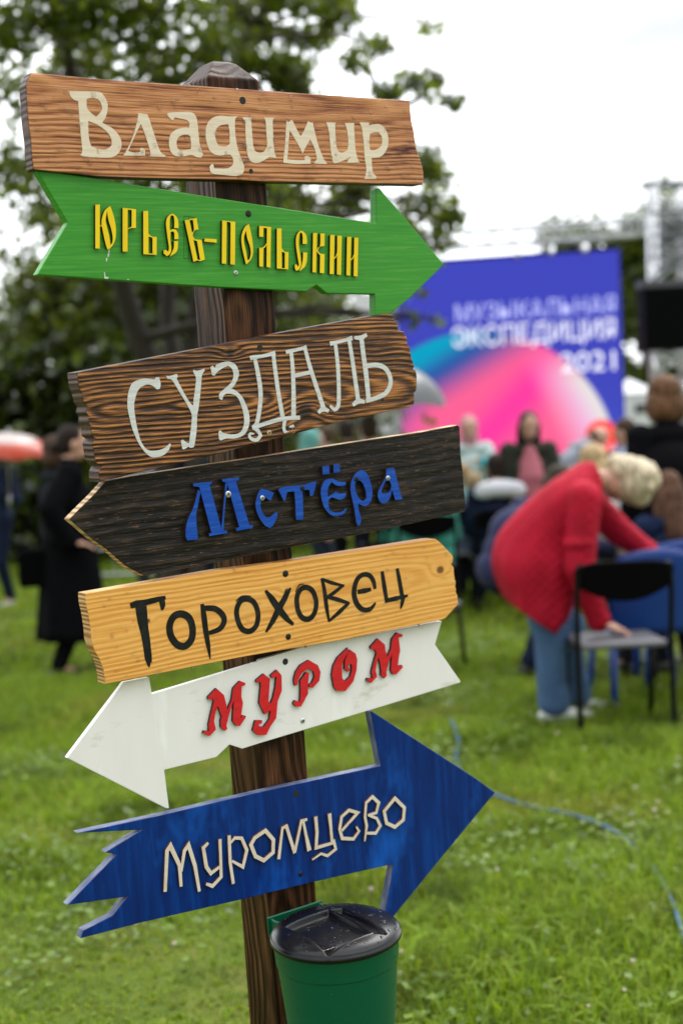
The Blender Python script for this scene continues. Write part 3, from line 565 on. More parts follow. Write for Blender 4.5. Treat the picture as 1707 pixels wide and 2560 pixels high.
R_ = [
 (K_, [('p', [(1075, 185), (1125, 230), (1135, 270), (1148, 325), (1175, 260), (1185, 185), (1230, 137), (1265, 150), (1262, 165), (1240, 172), (1238, 240), (1248, 280), (1240, 340), (1232, 385), (1245, 360), (1268, 365), (1265, 378), (1228, 432), (1205, 430), (1182, 400), (1185, 340), (1190, 265), (1165, 330), (1148, 400), (1140, 430), (1148, 450), (1130, 463), (1105, 440), (1103, 400), (1110, 370), (1085, 300), (1070, 340), (1060, 400), (1072, 455), (1030, 498), (988, 478), (995, 463), (1028, 465), (1025, 420), (1040, 350), (1060, 270), (1050, 255), (1022, 258), (1022, 240)])]),
 (K_, [('p', [(1385, 90), (1425, 125), (1420, 200), (1415, 270), (1430, 285), (1445, 250), (1460, 180), (1468, 110), (1440, 118), (1430, 100), (1470, 65), (1500, 100), (1502, 200), (1475, 270), (1465, 380), (1430, 430), (1400, 490), (1345, 490), (1313, 460), (1330, 395), (1375, 395), (1370, 415), (1350, 420), (1355, 435), (1385, 438), (1420, 390), (1430, 330), (1390, 355), (1355, 280), (1365, 170), (1365, 145), (1338, 148), (1335, 132)])]),
 (L_, [('p', [(320, 262), (378, 295), (396, 340), (388, 398), (343, 445), (322, 437), (320, 420), (340, 412), (358, 370), (350, 335), (315, 318), (275, 345), (250, 390), (245, 425), (230, 430), (222, 395), (235, 340), (265, 295)]),
       ('p', [(305, 340), (322, 345), (313, 420), (315, 480), (268, 566), (235, 566), (218, 545), (230, 525), (262, 535), (266, 460), (264, 395)])]),
 (L_, [('p', [(575, 182), (508, 245), (480, 300), (470, 360), (485, 440), (500, 462), (558, 465), (610, 400), (630, 330), (635, 260), (625, 220), (590, 195), (572, 220), (555, 265), (553, 320), (575, 338), (588, 330), (582, 310), (570, 308), (585, 285), (600, 290), (600, 325), (590, 370), (555, 402), (538, 380), (535, 300), (545, 265), (578, 205)])]),
 (L_, [('p', [(770, 122), (815, 160), (820, 200), (832, 240), (855, 190), (862, 125), (895, 82), (932, 95), (930, 108), (905, 115), (915, 200), (905, 250), (900, 300), (930, 295), (932, 310), (888, 357), (868, 355), (855, 330), (858, 280), (862, 220), (840, 280), (825, 340), (828, 365), (812, 382), (790, 360), (792, 330), (785, 290), (775, 240), (760, 290), (755, 330), (765, 370), (725, 412), (697, 395), (702, 380), (735, 380), (728, 340), (740, 290), (762, 215), (752, 195), (725, 190), (722, 175)])])]
letters(o6, g6, .012, R_, .0060, [M_RED, M_BURNT])
screw(o6, g6, .012, L_, 165, 272, .0058, hole=True, mat=M_HOLE); screw(o6, g6, .012, L_, 278, 658, .0045, M_SCREWZ)

# ------------------------------------------------------------------ 7 blue arrow (cream raised letters)
M_BLUE = paint('blue_brushed_paint', (.001, .025, .165), (.0008, .012, .095), (.002, .058, .32), sc=(60, 5, 20), rough=.33, coat=.2,
               blot=[((.004, .085, .42), .54, .72, (6, 3.2, 6)), ((.10, .22, .50), .70, .86, (26, 14, 20))], dots=((.45, .50, .62), .845, 55))
M_BEDGE = paint('blue_worn_edge', (.10, .12, .20), (.02, .03, .10), (.30, .31, .36), sc=(20, 20, 60), rough=.5)
M_PLY = paint('plywood_letter_face', (.72, .62, .50), (.60, .45, .32), (.78, .70, .60), sc=(40, 40, 20), rough=.55)
M_BRN = plain('scorched_ply_edge', (.10, .035, .014), .6, var=.5, scale=120)
pts = [(M_, [(165, 268), (700, 154), (1340, 4)]), (N_, [(0, 179), (655, 38)]), (L_, [(785, 945), (719, 597)]), (L_, [(728, 594), (1410, 1035)]), (N_, [(1405, 212), (1060, 630)]), (N_, [(725, 1042), (668, 1112), (683, 1015), (740, 680), (228, 795), (0, 850)]),
       (M_, [(1230, 705), (600, 850), (190, 957), (205, 905), (398, 808), (495, 683), (100, 740), (425, 408), (350, 395), (590, 247)])]
o7, g7, P7 = board('town_sign', 'deep blue arrow pointing right, ragged flame cut tail and cream plywood letters', pts, .020, .018, [M_BLUE, M_BEDGE], bevel=.0012)
Q_ = [
 (M_, [('s', [(741, 652), (753, 385), (775, 352), (835, 480), (845, 618)], [22, 26, 30, 26, 20]), ('s', [(846, 520), (866, 385), (893, 346), (935, 480), (964, 650)], [18, 24, 28, 26, 20])]),
 (M_, [('s', [(1022, 332), (990, 365), (1010, 490), (1040, 532), (1106, 482)], [18, 24, 26, 24, 18]), ('s', [(1098, 308), (1102, 400), (1106, 555), (1050, 615), (1008, 600)], [24, 20, 22, 24, 18])]),
 (M_, [('s', [(1158, 284), (1165, 460), (1186, 600)], [24, 22, 22]), ('s', [(1160, 340), (1195, 300), (1240, 302), (1274, 380), (1248, 490), (1176, 450)], [14, 20, 22, 24, 22, 16])]),
 (M_, [('c', [(1395, 252), (1447, 312), (1445, 395), (1385, 447), (1330, 420), (1300, 345), (1325, 300)], 26)]),
 (N_, [('s', [(-8, 648), (16, 445), (42, 432), (97, 608)], [24, 18, 24, 24]), ('s', [(96, 606), (140, 398), (178, 388)], [22, 20, 18]), ('s', [(152, 400), (172, 500), (192, 592)], [18, 22, 34])]),
 (N_, [('s', [(233, 370), (242, 470), (236, 574), (352, 540)], [26, 24, 24, 20]), ('s', [(323, 350), (332, 440), (340, 535)], [30, 22, 22]), ('s', [(348, 520), (364, 582), (310, 626), (268, 612), (210, 652)], [24, 20, 20, 16, 12])]),
 (N_, [('s', [(398, 468), (508, 345), (450, 328), (402, 372), (390, 450), (406, 512), (480, 516), (516, 465), (498, 436)], [20, 24, 22, 22, 24, 24, 22, 18, 12])]),
 (N_, [('s', [(553, 532), (566, 430), (555, 372), (562, 280), (603, 240), (645, 280), (628, 345), (572, 362)], [10, 22, 20, 20, 24, 24, 20, 16]), ('s', [(575, 358), (632, 382), (655, 430), (625, 478), (562, 478)], [18, 20, 22, 22, 18])]),
 (N_, [('c', [(750, 250), (812, 312), (805, 392), (750, 438), (695, 412), (680, 335)], 25)])]
letters(o7, g7, .020, Q_, .0050, [M_PLY, M_BRN])
screw(o7, g7, .020, N_, 103, 220, .0060, hole=True, mat=M_HOLE); screw(o7, g7, .020, N_, 135, 745, .0045)

# ------------------------------------------------------------------ bin hung on the post
M_BIN = plain('green_bin_plastic', (.0008, .082, .038), .30, var=.08, scale=6, bump=.02, spec=.3)
M_LID = plain('black_lid_plastic', (.003, .003, .004), .26, var=.15, spec=.35, scale=12, bump=.08)
O_W = Win(550, 2160)
BC_D = .150
q = uv(838.5, 2330, BC_D); BIN_O = P_TOP + U_AX * q.x + T_AX * q.y + N_AX * BC_D
UPB = (T_AX + Vector((0, 0, 0.0))).normalized()
BM = Matrix.Translation(BIN_O) @ ROT @ Matrix.Rotation(-math.pi / 2, 4, 'X')      # local z = up along the post, x = along U, y = -N (towards post)
bin_root = empty('litter_bin', mw=BM)
tag(bin_root, 'green tapered plastic litter bin with wet black lid hung low on the post', 'bin')
def lathe(name, prof, mat, par, seg=72, smooth=True):
    bm = bmesh.new()
    rs = [[bm.verts.new((r * math.cos(2 * math.pi * k / seg), r * math.sin(2 * math.pi * k / seg), z)) for k in range(seg)] for r, z in prof]
    for a, b in zip(rs, rs[1:]):
        for k in range(seg): bm.faces.new((a[k], a[(k + 1) % seg], b[(k + 1) % seg], b[k])).smooth = smooth
    bm.faces.new(rs[0][::-1]); bm.faces.new(rs[-1])
    o = link(name, bmmesh(name, bm), mat, par)
    return o
RB = .1075
tub = lathe('tub', [(.070, -.34), (.074, -.338), (RB * .945, -.0475), (RB * .962, -.0455), (RB * .985, -.018), (RB * 1.0, -.012), (RB * 1.0, -.004), (RB * .96, -.002), (RB * .95, -.012)], M_BIN, bin_root)
b_ = tub.modifiers.new('edge', 'EDGE_SPLIT'); b_.split_angle = R(35)
# lid: domed disc with a two part recessed flap
lp = lambda x, y: (BM.inverted() @ on_plane(*O_W([(x, y)])[0], BIN_O + T_AX * .018, T_AX)).xy
RA, RBc, RC = lp(430, 408), lp(707, 312), lp(985, 445)
RD = RA + (RC - RBc); RF = lp(1078, 432); RE = RBc + (RF - RC)
def sd_quad(p, q):
    d = -1e9
    s = 1 if sum(q[i].x * q[(i + 1) % 4].y - q[(i + 1) % 4].x * q[i].y for i in range(4)) > 0 else -1
    for i in range(4):
        a, b = q[i], q[(i + 1) % 4]; e = (b - a).normalized(); n = Vector((e.y, -e.x)) * s
        d = max(d, (p - a).dot(n))
    return d
main_q = [RA, RBc, RC, RD]; ev = (RF - RC).normalized() * .007
side_q = [RBc + ev, RE, RF, RC + ev]
st = lambda v, e: max(0, min(1, .5 - v / e))
bm = bmesh.new(); NR, NS = 90, 180
def lidz(x, y):
    r = math.hypot(x, y) / (RB * 1.02); p = Vector((x, y))
    z = .018 * (1 - r ** 5) ** .6 if r < 1 else 0
    z += .004 * (1 - r * r)
    z -= .011 * st(sd_quad(p, main_q), .004) + .009 * st(sd_quad(p, side_q), .004)
    return z + .0012 * st(abs(sd_quad(p, main_q)) - .003, .002)
rings = []
for i in range(1, NR + 1):
    r = RB * 1.02 * (i / NR) ** .85
    rings.append([bm.verts.new((r * math.cos(2 * math.pi * k / NS), r * math.sin(2 * math.pi * k / NS), lidz(r * math.cos(2 * math.pi * k / NS), r * math.sin(2 * math.pi * k / NS)))) for k in range(NS)])
for rr, zz in ((RB * 1.035, -.003), (RB * 1.035, -.009), (RB * 1.0, -.012), (RB * .97, -.011)):
    rings.append([bm.verts.new((rr * math.cos(2 * math.pi * k / NS), rr * math.sin(2 * math.pi * k / NS), zz + .002)) for k in range(NS)])
c0 = bm.verts.new((0, 0, lidz(0, 0)))
for k in range(NS): bm.faces.new((c0, rings[0][k], rings[0][(k + 1) % NS])).smooth = True
for a, b in zip(rings, rings[1:]):
    for k in range(NS): bm.faces.new((a[k], b[k], b[(k + 1) % NS], a[(k + 1) % NS])).smooth = True
lid = link('lid', bmmesh('lid', bm), M_LID, bin_root)
# rain lying on the lid and running down the tub
V, Fc = [], []
def dome(c, n, t, r, el=1.0, h=.5):
    b = n.cross(t); base = len(V)
    for j in range(4):
        a = j / 3 * math.pi / 2
        for k in range(10):
            q = 2 * math.pi * k / 10
            V.append(c + t * (math.cos(q) * r * el * math.cos(a)) + b * (math.sin(q) * r * math.cos(a)) + n * (r * h * math.sin(a) + .0002))
    for j in range(3):
        for k in range(10): Fc.append((base + j * 10 + k, base + j * 10 + (k + 1) % 10, base + (j + 1) * 10 + (k + 1) % 10, base + (j + 1) * 10 + k))
for _ in range(130):
    a, r = random.uniform(0, 6.283), RB * math.sqrt(random.random()) * .97
    x, y = r * math.cos(a), r * math.sin(a)
    if abs(sd_quad(Vector((x, y)), main_q)) < .004 or abs(sd_quad(Vector((x, y)), side_q)) < .004: continue
    dome(Vector((x, y, lidz(x, y))), Vector((0, 0, 1)), Vector((math.cos(a), math.sin(a), 0)), random.uniform(.0008, .0028), random.uniform(1, 2), .35)
pc = lp(690, 505)
dome(Vector((pc.x, pc.y, lidz(pc.x, pc.y) + .0005)), Vector((0, 0, 1)), Vector((RC - RD).normalized().to_3d()), .011, 2.2, .10)
tag(link('rain_drops', pymesh('rain_drops', V, Fc), M_WATER, lid, smooth=True), kind='stuff')
V, Fc = [], []
for _ in range(120):
    a = random.uniform(-2.9, -.2) if False else random.uniform(0, 6.283); z = -.02 - .25 * random.random() ** 1.6
    r = RB * .985 if z > -.04 else (RB * .945 + (.074 - RB * .945) * (-z - .0475) / .29 if z < -.0475 else RB * .97)
    n = Vector((math.cos(a), math.sin(a), -.12)).normalized()
    dome(Vector((r * math.cos(a), r * math.sin(a), z)), n, (Vector((0, 0, 1)) - n * n.z).normalized(), random.uniform(.0007, .0018), random.uniform(1.2, 2.6), .5)
tag(link('rain_drops', pymesh('rain_drops', V, Fc), M_WATER, tub, smooth=True), kind='stuff')
# hanging bracket between tub and post
bm = bmesh.new(); yb = BC_D - .022 - .004
add_box(bm, (0, yb, -.012), (.115, .005, .036)); add_box(bm, (-.050, yb - .012, -.012), (.006, .024, .030)); add_box(bm, (.050, yb - .012, -.012), (.006, .024, .030))
hb = link('hanger', bmmesh('hanger', bm), M_BIN, bin_root); bv = hb.modifiers.new('bevel', 'BEVEL'); bv.width = .0015
# ================================================================== GROUND AND LAWN
def make_ground():
    m, nt, b = newmat('lawn_soil'); o = nd(nt, 'ShaderNodeTexCoord').outputs['Object']
    n1 = noise(nt, o, 0.9, 5, 0.65); n2 = noise(nt, o, 14.0, 4, 0.7)
    col = ramp(nt, n1, [(.3, (.050, .080, .008)), (.5, (.085, .120, .012)), (.7, (.16, .14, .035))])
    col = mix(nt, ramp(nt, n2, [(.35, .55), (.7, 0.0)]), col, (.022, .040, .008))
    nt.links.new(col, b.inputs['Base Color']); b.inputs['Roughness'].default_value = .9; b.inputs['Specular IOR Level'].default_value = .1
    bm = bmesh.new()
    bmesh.ops.create_grid(bm, x_segments=60, y_segments=60, size=600)
    tag(link('ground', bmmesh('ground', bm), m), kind='structure')
make_ground()
def leafmat(name, cols, trans=.35, rough=.5, patch=None, spec=.35):
    m, nt, b = newmat(name); g = nd(nt, 'ShaderNodeNewGeometry')
    col = ramp(nt, g.outputs['Random Per Island'], [(i / (len(cols) - 1), c) for i, c in enumerate(cols)])
    if patch:
        o = nd(nt, 'ShaderNodeTexCoord').outputs['Object']
        for pc, sc, lo, hi in patch:
            col = mix(nt, ramp(nt, noise(nt, o, sc, 3, .6), [(lo, 0.0), (hi, .75)]), col, pc)
    nt.links.new(col, b.inputs['Base Color']); b.inputs['Roughness'].default_value = rough; b.inputs['Specular IOR Level'].default_value = spec
    tr = nd(nt, 'ShaderNodeBsdfTranslucent', {'Color': mix(nt, .35, col, (.26, .30, .012))})
    mx = nd(nt, 'ShaderNodeMixShader', {0: trans, 1: b.outputs[0], 2: tr.outputs[0]})
    nt.links.new(mx.outputs[0], nt.nodes['Material Output'].inputs[0]); return m
M_GRASS = leafmat('grass_blades', [(.062, .112, .005), (.140, .235, .010), (.215, .340, .018), (.150, .250, .012), (.30, .35, .06)], .46, .5, spec=.12,
                  patch=[((.26, .225, .045), 1.0, .53, .70), ((.022, .046, .004), 1.7, .52, .62), ((.23, .34, .030), 3.1, .55, .70)])
def grass(y0, y1, dens, ln, wd):
    ys = []; 
    area_ = (y1 ** 2 - y0 ** 2) / 2 * .62
    n = int(dens * area_)
    y = np.sqrt(rng.uniform(y0 ** 2, y1 ** 2, n)); x = rng.uniform(-.31, .31, n) * y
    # tufts: density follows a slow noise made of random bumps
    c = rng.uniform(0, 1, (260, 2)); cx = (c[:, 0] - .5) * .62 * y1; cy = y0 + c[:, 1] * (y1 - y0)
    h = np.zeros(n)
    for i in range(len(cx)): h += np.exp(-((x - cx[i]) ** 2 + (y - cy[i]) ** 2) / (2 * (.10 + .12 * (i % 3)) ** 2)) * (1.3 if i % 2 else -1.0)
    L = ln * rng.uniform(.45, 1.2, n) * np.clip(1 + .45 * h, .35, 2.0); a = rng.uniform(0, 2 * np.pi, n); ben = rng.uniform(.25, 1.1, n)
    wid = wd * rng.uniform(.5, 1.5, n) * np.where(rng.random(n) < .06, 3.0, 1.0)
    dx, dy = np.cos(a), np.sin(a); px, py = -dy, dx
    B = np.stack([x, y, np.full(n, -.004)], 1)
    Mi = B + np.stack([dx * L * ben * .35, dy * L * ben * .35, L * .60], 1)
    T = B + np.stack([dx * L * ben, dy * L * ben, L * (1.05 - .45 * ben)], 1)
    S = np.stack([px, py, np.zeros(n)], 1) * wid[:, None] * .5
    V = np.stack([B - S, B + S, Mi + S * .9, Mi - S * .9, Mi - S * .9, Mi + S * .9, T + S * .12, T - S * .12], 1).reshape(-1, 3)
    return V
V = np.concatenate([grass(2.9, 9.5, 3600, .075, .0055), grass(9.5, 30, 420, .085, .016)])
# share the two halves of each blade as one island
nb = len(V) // 8
idx = np.arange(nb)[:, None] * 6 + np.array([0, 1, 2, 3, 3, 2, 4, 5])[None, :]
V6 = V.reshape(nb, 8, 3)[:, [0, 1, 2, 3, 6, 7]].reshape(-1, 3)
me = bpy.data.meshes.new('grass'); me.vertices.add(len(V6)); me.vertices.foreach_set('co', V6.astype(np.float32).ravel())
me.loops.add(nb * 8); me.loops.foreach_set('vertex_index', idx.astype(np.int32).ravel())
me.polygons.add(nb * 2); me.polygons.foreach_set('loop_start', np.arange(0, nb * 8, 4, dtype=np.int32)); me.polygons.foreach_set('loop_total', np.full(nb * 2, 4, np.int32))
me.update(calc_edges=True)
tag(link('grass', me, M_GRASS), kind='stuff')
# low clover and plantain leaves between the blades
nl = 9000; y = np.sqrt(rng.uniform(3.0 ** 2, 10.5 ** 2, nl * 3)); x = rng.uniform(-.30, .30, nl * 3) * y
k = np.sin(x * 3.1 + 1.7 * np.sin(y * 2.3)) + np.sin(y * 3.7 + 2.1 * np.sin(x * 2.9)) + rng.normal(0, .5, nl * 3); kp = np.argsort(-k)[:nl]; x, y = x[kp], y[kp]
p = np.stack([x, y, rng.uniform(.015, .075, nl)], 1); a = rng.uniform(0, 6.283, nl); d = np.stack([np.cos(a), np.sin(a), rng.normal(0, .25, nl)], 1); s_ = np.stack([-np.sin(a), np.cos(a), rng.normal(0, .25, nl)], 1)
L = rng.uniform(.016, .040, nl)[:, None]
tag(link('clover_leaves', quadmesh('clover_leaves', np.stack([p, p + d * L * .55 + s_ * L * .42, p + d * L, p + d * L * .55 - s_ * L * .42], 1).reshape(-1, 3), nl),
    leafmat('clover_leaf', [(.045, .085, .006), (.085, .150, .009), (.13, .21, .018), (.16, .24, .03)], .34, .38, spec=.28)), kind='stuff')
# clover heads in the grass
ico = bmesh.new(); bmesh.ops.create_icosphere(ico, subdivisions=1, radius=1.0)
iv = np.array([v.co[:] for v in ico.verts]); ifc = [[v.index for v in f.verts] for f in ico.faces]; ico.free()
V, Fc = [], []
for i in range(110):
    y = math.sqrt(random.uniform(3.2 ** 2, 9.5 ** 2)); x = random.uniform(-.29, .29) * y; r = random.uniform(.005, .0095); b0 = len(V)
    V += list(iv * r * np.array([1, 1, .85]) + np.array([x, y, random.uniform(.05, .10)])); Fc += [[b0 + k for k in f] for f in ifc]
tag(link('clover_flowers', pymesh('clover_flowers', V, Fc), plain('clover_white', (.40, .34, .25), .8, var=.3, scale=8)), kind='stuff')

# ================================================================== TREES
M_BARK = plain('bark', (.030, .022, .016), .85, var=.5, scale=14, bump=.5)
def clump_leaves(c, rad, n, size, up=.3):
    u = rng.normal(size=(n, 3)); u /= np.linalg.norm(u, axis=1)[:, None]
    r = rng.random(n) ** .45
    # twig-like lumps: pull leaves towards a few sub centres
    k = max(3, n // 90); sc = rng.normal(size=(k, 3)) * .55
    p = u * r[:, None] * .55 + sc[rng.integers(0, k, n)] * .50
    p = np.array(c) + p * np.array(rad)
    d = rng.normal(size=(n, 3)); d[:, 2] -= .5; d /= np.linalg.norm(d, axis=1)[:, None]
    nrm = rng.normal(size=(n, 3)); nrm[:, 2] += up; s = np.cross(d, nrm); s /= np.linalg.norm(s, axis=1)[:, None] + 1e-9
    L = size * rng.uniform(.6, 1.3, n)[:, None]
    return np.stack([p, p + d * L * .5 + s * L * .30, p + d * L, p + d * L * .5 - s * L * .30], 1).reshape(-1, 3)
def branch(bm, a, b, r0, r1, sag=.0, n=7, wob=.06):
    a, b = Vector(a), Vector(b); L = (b - a).length; pts = []
    for i in range(n):
        t = i / (n - 1); p = a.lerp(b, t) + Vector((random.gauss(0, 1), random.gauss(0, 1), random.gauss(0, .6))) * (wob * L * .25 * math.sin(math.pi * t)) + Vector((0, 0, sag * L * math.sin(math.pi * t)))
        pts.append(p)
    add_tube(bm, pts, [r0 + (r1 - r0) * i / (n - 1) for i in range(n)], 8)
    return pts
def tree(label, base, stems, clumps, leaf, mat, size, group='trees round the lawn', name='tree', cat='tree'):
    """stems: list of (points, r0, r1); clumps: list of (centre, radii, n)"""
    root = empty(name, base); inv = Matrix.Translation(-Vector(base)); tag(root, label, cat, group)
    bm = bmesh.new(); nodes = []
    for pts, r0, r1 in stems:
        pts = smooth_path(pts, 5); n = len(pts)
        add_tube(bm, pts, [r0 + (r1 - r0) * (i / (n - 1)) ** .8 for i in range(n)], 12)
        nodes += [(p, r0 + (r1 - r0) * (i / (n - 1))) for i, p in enumerate(pts) if i > n * .3]
    for c, rad, n in clumps:
        c = Vector(c); p, r = min(nodes, key=lambda q: (q[0] - c).length + max(0, q[0].z - c.z) * 1.5)
        bp = branch(bm, p, c, max(.012, r * .5), .006, .06)
        for _ in range(5):
            e = c + Vector((random.uniform(-1, 1) * rad[0], random.uniform(-1, 1) * rad[1], random.uniform(-1, 1) * rad[2])) * .8
            branch(bm, bp[random.randint(3, 6)], e, .010, .003, .03, 5)
    bmesh.ops.transform(bm, matrix=inv, verts=bm.verts[:])
    link('trunk', bmmesh('trunk', bm), M_BARK, root)
    V = np.concatenate([clump_leaves(c, rad, n, size) for c, rad, n in clumps]) - np.array(base)
    link('crown', quadmesh('crown', V, len(V) // 4), leaf, root)
    return root
LEAF_A = leafmat('leaf_dark', [(.024, .037, .006), (.054, .084, .008), (.105, .155, .010), (.175, .235, .014)], .50, .32, spec=.5)
LEAF_B = leafmat('leaf_mid', [(.026, .042, .008), (.046, .072, .010), (.075, .110, .014), (.11, .15, .020)], .38, .40)
LEAF_C = leafmat('leaf_deep', [(.011, .018, .005), (.030, .046, .007), (.060, .090, .009), (.115, .155, .014)], .32, .30, spec=.6)
def cl(x, y, Y, rx, rz, n, ry=None):
    c = at(x, y, Y); k = Y / FPX
    return (c, (rx * k, (ry or rx) * k * 1.0, rz * k), n)
gz = lambda x, Y: Vector((at(x, 1100, Y).x, Y, 0))
# the big tree over the left half
b0 = gz(420, 12.5)
stems = [([b0, at(400, 1000, 12.5), at(350, 850, 12.4), at(300, 690, 12.2), at(250, 450, 12), at(180, 200, 11.8), at(120, -150, 11.6)], .13, .05),
         ([b0 + Vector((.12, .1, 0)), at(440, 950, 12.7), at(420, 780, 12.8), at(440, 560, 12.8), at(520, 300, 12.6), at(640, 60, 12.4), at(760, -150, 12.2)], .10, .03),
         ([b0 + Vector((.2, -.1, 0)), at(480, 900, 12.4), at(520, 700, 12.2), at(640, 560, 12), at(800, 420, 11.8), at(950, 300, 11.6), at(1060, 240, 11.5)], .08, .02)]
cs = []
for x, y, rx, rz, n in [(40, 40, 190, 150, 900), (200, 10, 200, 150, 1000), (380, 40, 190, 150, 1000), (560, 10, 190, 140, 950), (700, -30, 160, 120, 600), (60, 230, 170, 130, 620), (230, 190, 170, 130, 800), (400, 180, 160, 120, 800), (560, 160, 150, 120, 720),
                        (30, 420, 140, 120, 420), (170, 400, 150, 120, 520), (330, 420, 150, 120, 560), (500, 420, 150, 120, 620), (690, 200, 130, 110, 430), (760, 330, 130, 100, 420), (860, 290, 110, 90, 300), (640, 480, 140, 100, 460), (780, 520, 140, 90, 460), (900, 480, 110, 80, 320),
                        (700, 90, 90, 60, 200), (790, 110, 80, 60, 150), (850, 50, 100, 60, 130), (960, 110, 70, 40, 70), (690, 160, 90, 50, 170), (620, 60, 90, 60, 160), (1090, 430, 70, 60, 110), (1130, 540, 60, 40, 80), (960, 230, 60, 45, 80), (1040, 200, 60, 40, 70), (1090, 190, 40, 40, 40), (1130, 250, 45, 30, 26), (880, 140, 80, 50, 70), (1060, 60, 70, 30, 30), (1050, 400, 90, 70, 130), (1090, 520, 90, 60, 150), (990, 560, 90, 60, 200), (120, 560, 130, 70, 200), (260, 580, 130, 90, 420), (840, 10, 100, 60, 90), (400, -200, 400, 160, 1500), (0, -200, 300, 160, 900), (-140, 150, 200, 250, 900)]:
    cs.append(cl(x, y, 12 + random.uniform(-1.2, 1.2), rx, rz, int(n * (1.02 if x < 650 else 1.4))))
for x, y, rx, rz, n in [(1075, 640, 55, 30, 46), (1035, 715, 40, 45, 34), (1030, 800, 20, 50, 16), (1085, 800, 22, 26, 7), (1110, 600, 60, 30, 50)]: cs.append(cl(x, y, 11, rx, rz, n))
tree('big multi stemmed tree behind the signpost with leafy crown filling the upper left sky', b0, stems, cs, LEAF_A, M_BARK, .090)
# dense bushes at the back left
for i, (x, Y, h, w, n, L, lb) in enumerate([(-60, 20, 3.3, 2.2, 2600, LEAF_C, 'dark bushy tree at the far left edge behind the orange umbrella'), (190, 20.5, 4.2, 2.3, 3600, LEAF_C, 'dark bushy tree behind the woman in black'),
                                            (420, 19.5, 5.0, 2.0, 3600, LEAF_C, 'deep green bushy tree directly behind the tree trunks left of the post'), (640, 21, 5.0, 2.2, 3200, LEAF_B, 'mid green bushy tree seen just right of the post'),
                                            (800, 31, 6.0, 2.2, 3000, LEAF_B, 'lighter green bushy tree between the post and the white banner')]):
    bb = gz(x, Y); cc = []
    for k in range(10):
        q = k / 10 * 6.283; rr = w * (.25 + .45 * random.random()); z = h * (.18 + .66 * ((k * .37) % 1))
        cc.append((bb + Vector((math.cos(q) * rr, math.sin(q) * rr * .7, z)), (w * .55, w * .5, h * .22), n // 4))
    cc.append((bb + Vector((0, 0, h * .25)), (w, w * .7, h * .30), n)); cc.append((bb + Vector((0, 0, h * .88)), (w * .45, w * .45, h * .16), n // 4))
    tree(lb, bb, [([bb, bb + Vector((.1, 0, h * .5)), bb + Vector((0, 0, h * .85))], .12, .03)], cc, L, M_BARK, .19, 'bushy trees at the edge of the lawn', 'bushy_tree')
# trees beyond the stage
for x, Y, h, w, n, lb in [(1120, 42, 6.6, 4.2, 2600, 'far tree rising over the left part of the stage screen'), (1612, 36, 7.4, 2.6, 4200, 'dark green tree between the stage screen and black speaker box'), (1800, 38, 6.0, 3.0, 2400, 'far green tree behind the lighting tower')]:
    bb = gz(x, Y); cc = [(bb + Vector((random.uniform(-.6, .6) * w, random.uniform(-.4, .4) * w, h * random.uniform(.25, .86))), (w * .5, w * .45, h * .18), n // 4) for k in range(10)]
    tree(lb, bb, [([bb, bb + Vector((.1, 0, h * .5)), bb + Vector((0, 0, h * .8))], .2, .05)], cc, LEAF_B, M_BARK, .30, 'trees beyond the stage', 'far_tree')
# ================================================================== STAGE
M_ALU = plain('aluminium_truss', (.55, .56, .58), .38, .85, .08, 20)
M_BLKM = plain('black_matt', (.004, .004, .0045), .6, var=.2, spec=.03)
M_WFAB = plain('white_fabric', (.74, .74, .76), .8, var=.05, scale=3)
def truss(bm, a, b, w, n, q=1.0):
    a, b = Vector(a), Vector(b); d = (b - a).normalized(); s = d.cross(Vector((0, 0, 1)) if abs(d.z) < .9 else Vector((0, 1, 0))).normalized(); u = s.cross(d)
    cn = [(s * i + u * j) * w * .5 for i, j in ((1, 1), (1, -1), (-1, -1), (-1, 1))]
    for c in cn: add_tube(bm, [a + c, b + c], .025 * q, 8)
    q_ = q
    for k in range(n):
        p, q = a.lerp(b, k / n), a.lerp(b, (k + 1) / n)
        for f in range(4):
            c1, c2 = cn[f], cn[(f + 1) % 4]
            add_tube(bm, [p + c1, q + c2] if k % 2 else [p + c2, q + c1], .013 * q_, 6); add_tube(bm, [p + c1, p + c2], .010 * q_, 6)
# LED screen: right side a little nearer
YS = 26.0; SYAW = R(-12)
sx = Vector((math.cos(SYAW), math.sin(SYAW), 0)); sn = Vector((math.sin(SYAW), -math.cos(SYAW), 0))
s_tr = at(1546, 624, 25.5)
def spl(x, y): 
    p = on_plane(x, y, s_tr, sn) - s_tr; return Vector((p.dot(sx), p.z))
s_tl = spl(988, 662); WS = -s_tl.x; HS = s_tr.z - 1.1
scr = empty('led_screen', mw=Matrix.Translation(Vector((s_tr.x, s_tr.y, 0))) @ Matrix((sx, -sn, Vector((0, 0, 1)))).transposed().to_4x4())
tag(scr, 'big blue LED stage screen with pink gradient disc and white festival title', 'screen')
cc_ = spl(1196, 1172); rc = abs(spl(1196, 826).y - cc_.y); zt = s_tr.z
NX, NZ = 150, 130
V, Fc = [], []; colv = []
def lerp(a, b, t): t = max(0, min(1, t)); return tuple(x + (y - x) * t for x, y in zip(a, b))
def sm(e0, e1, v): t = max(0, min(1, (v - e0) / (e1 - e0))); return t * t * (3 - 2 * t)
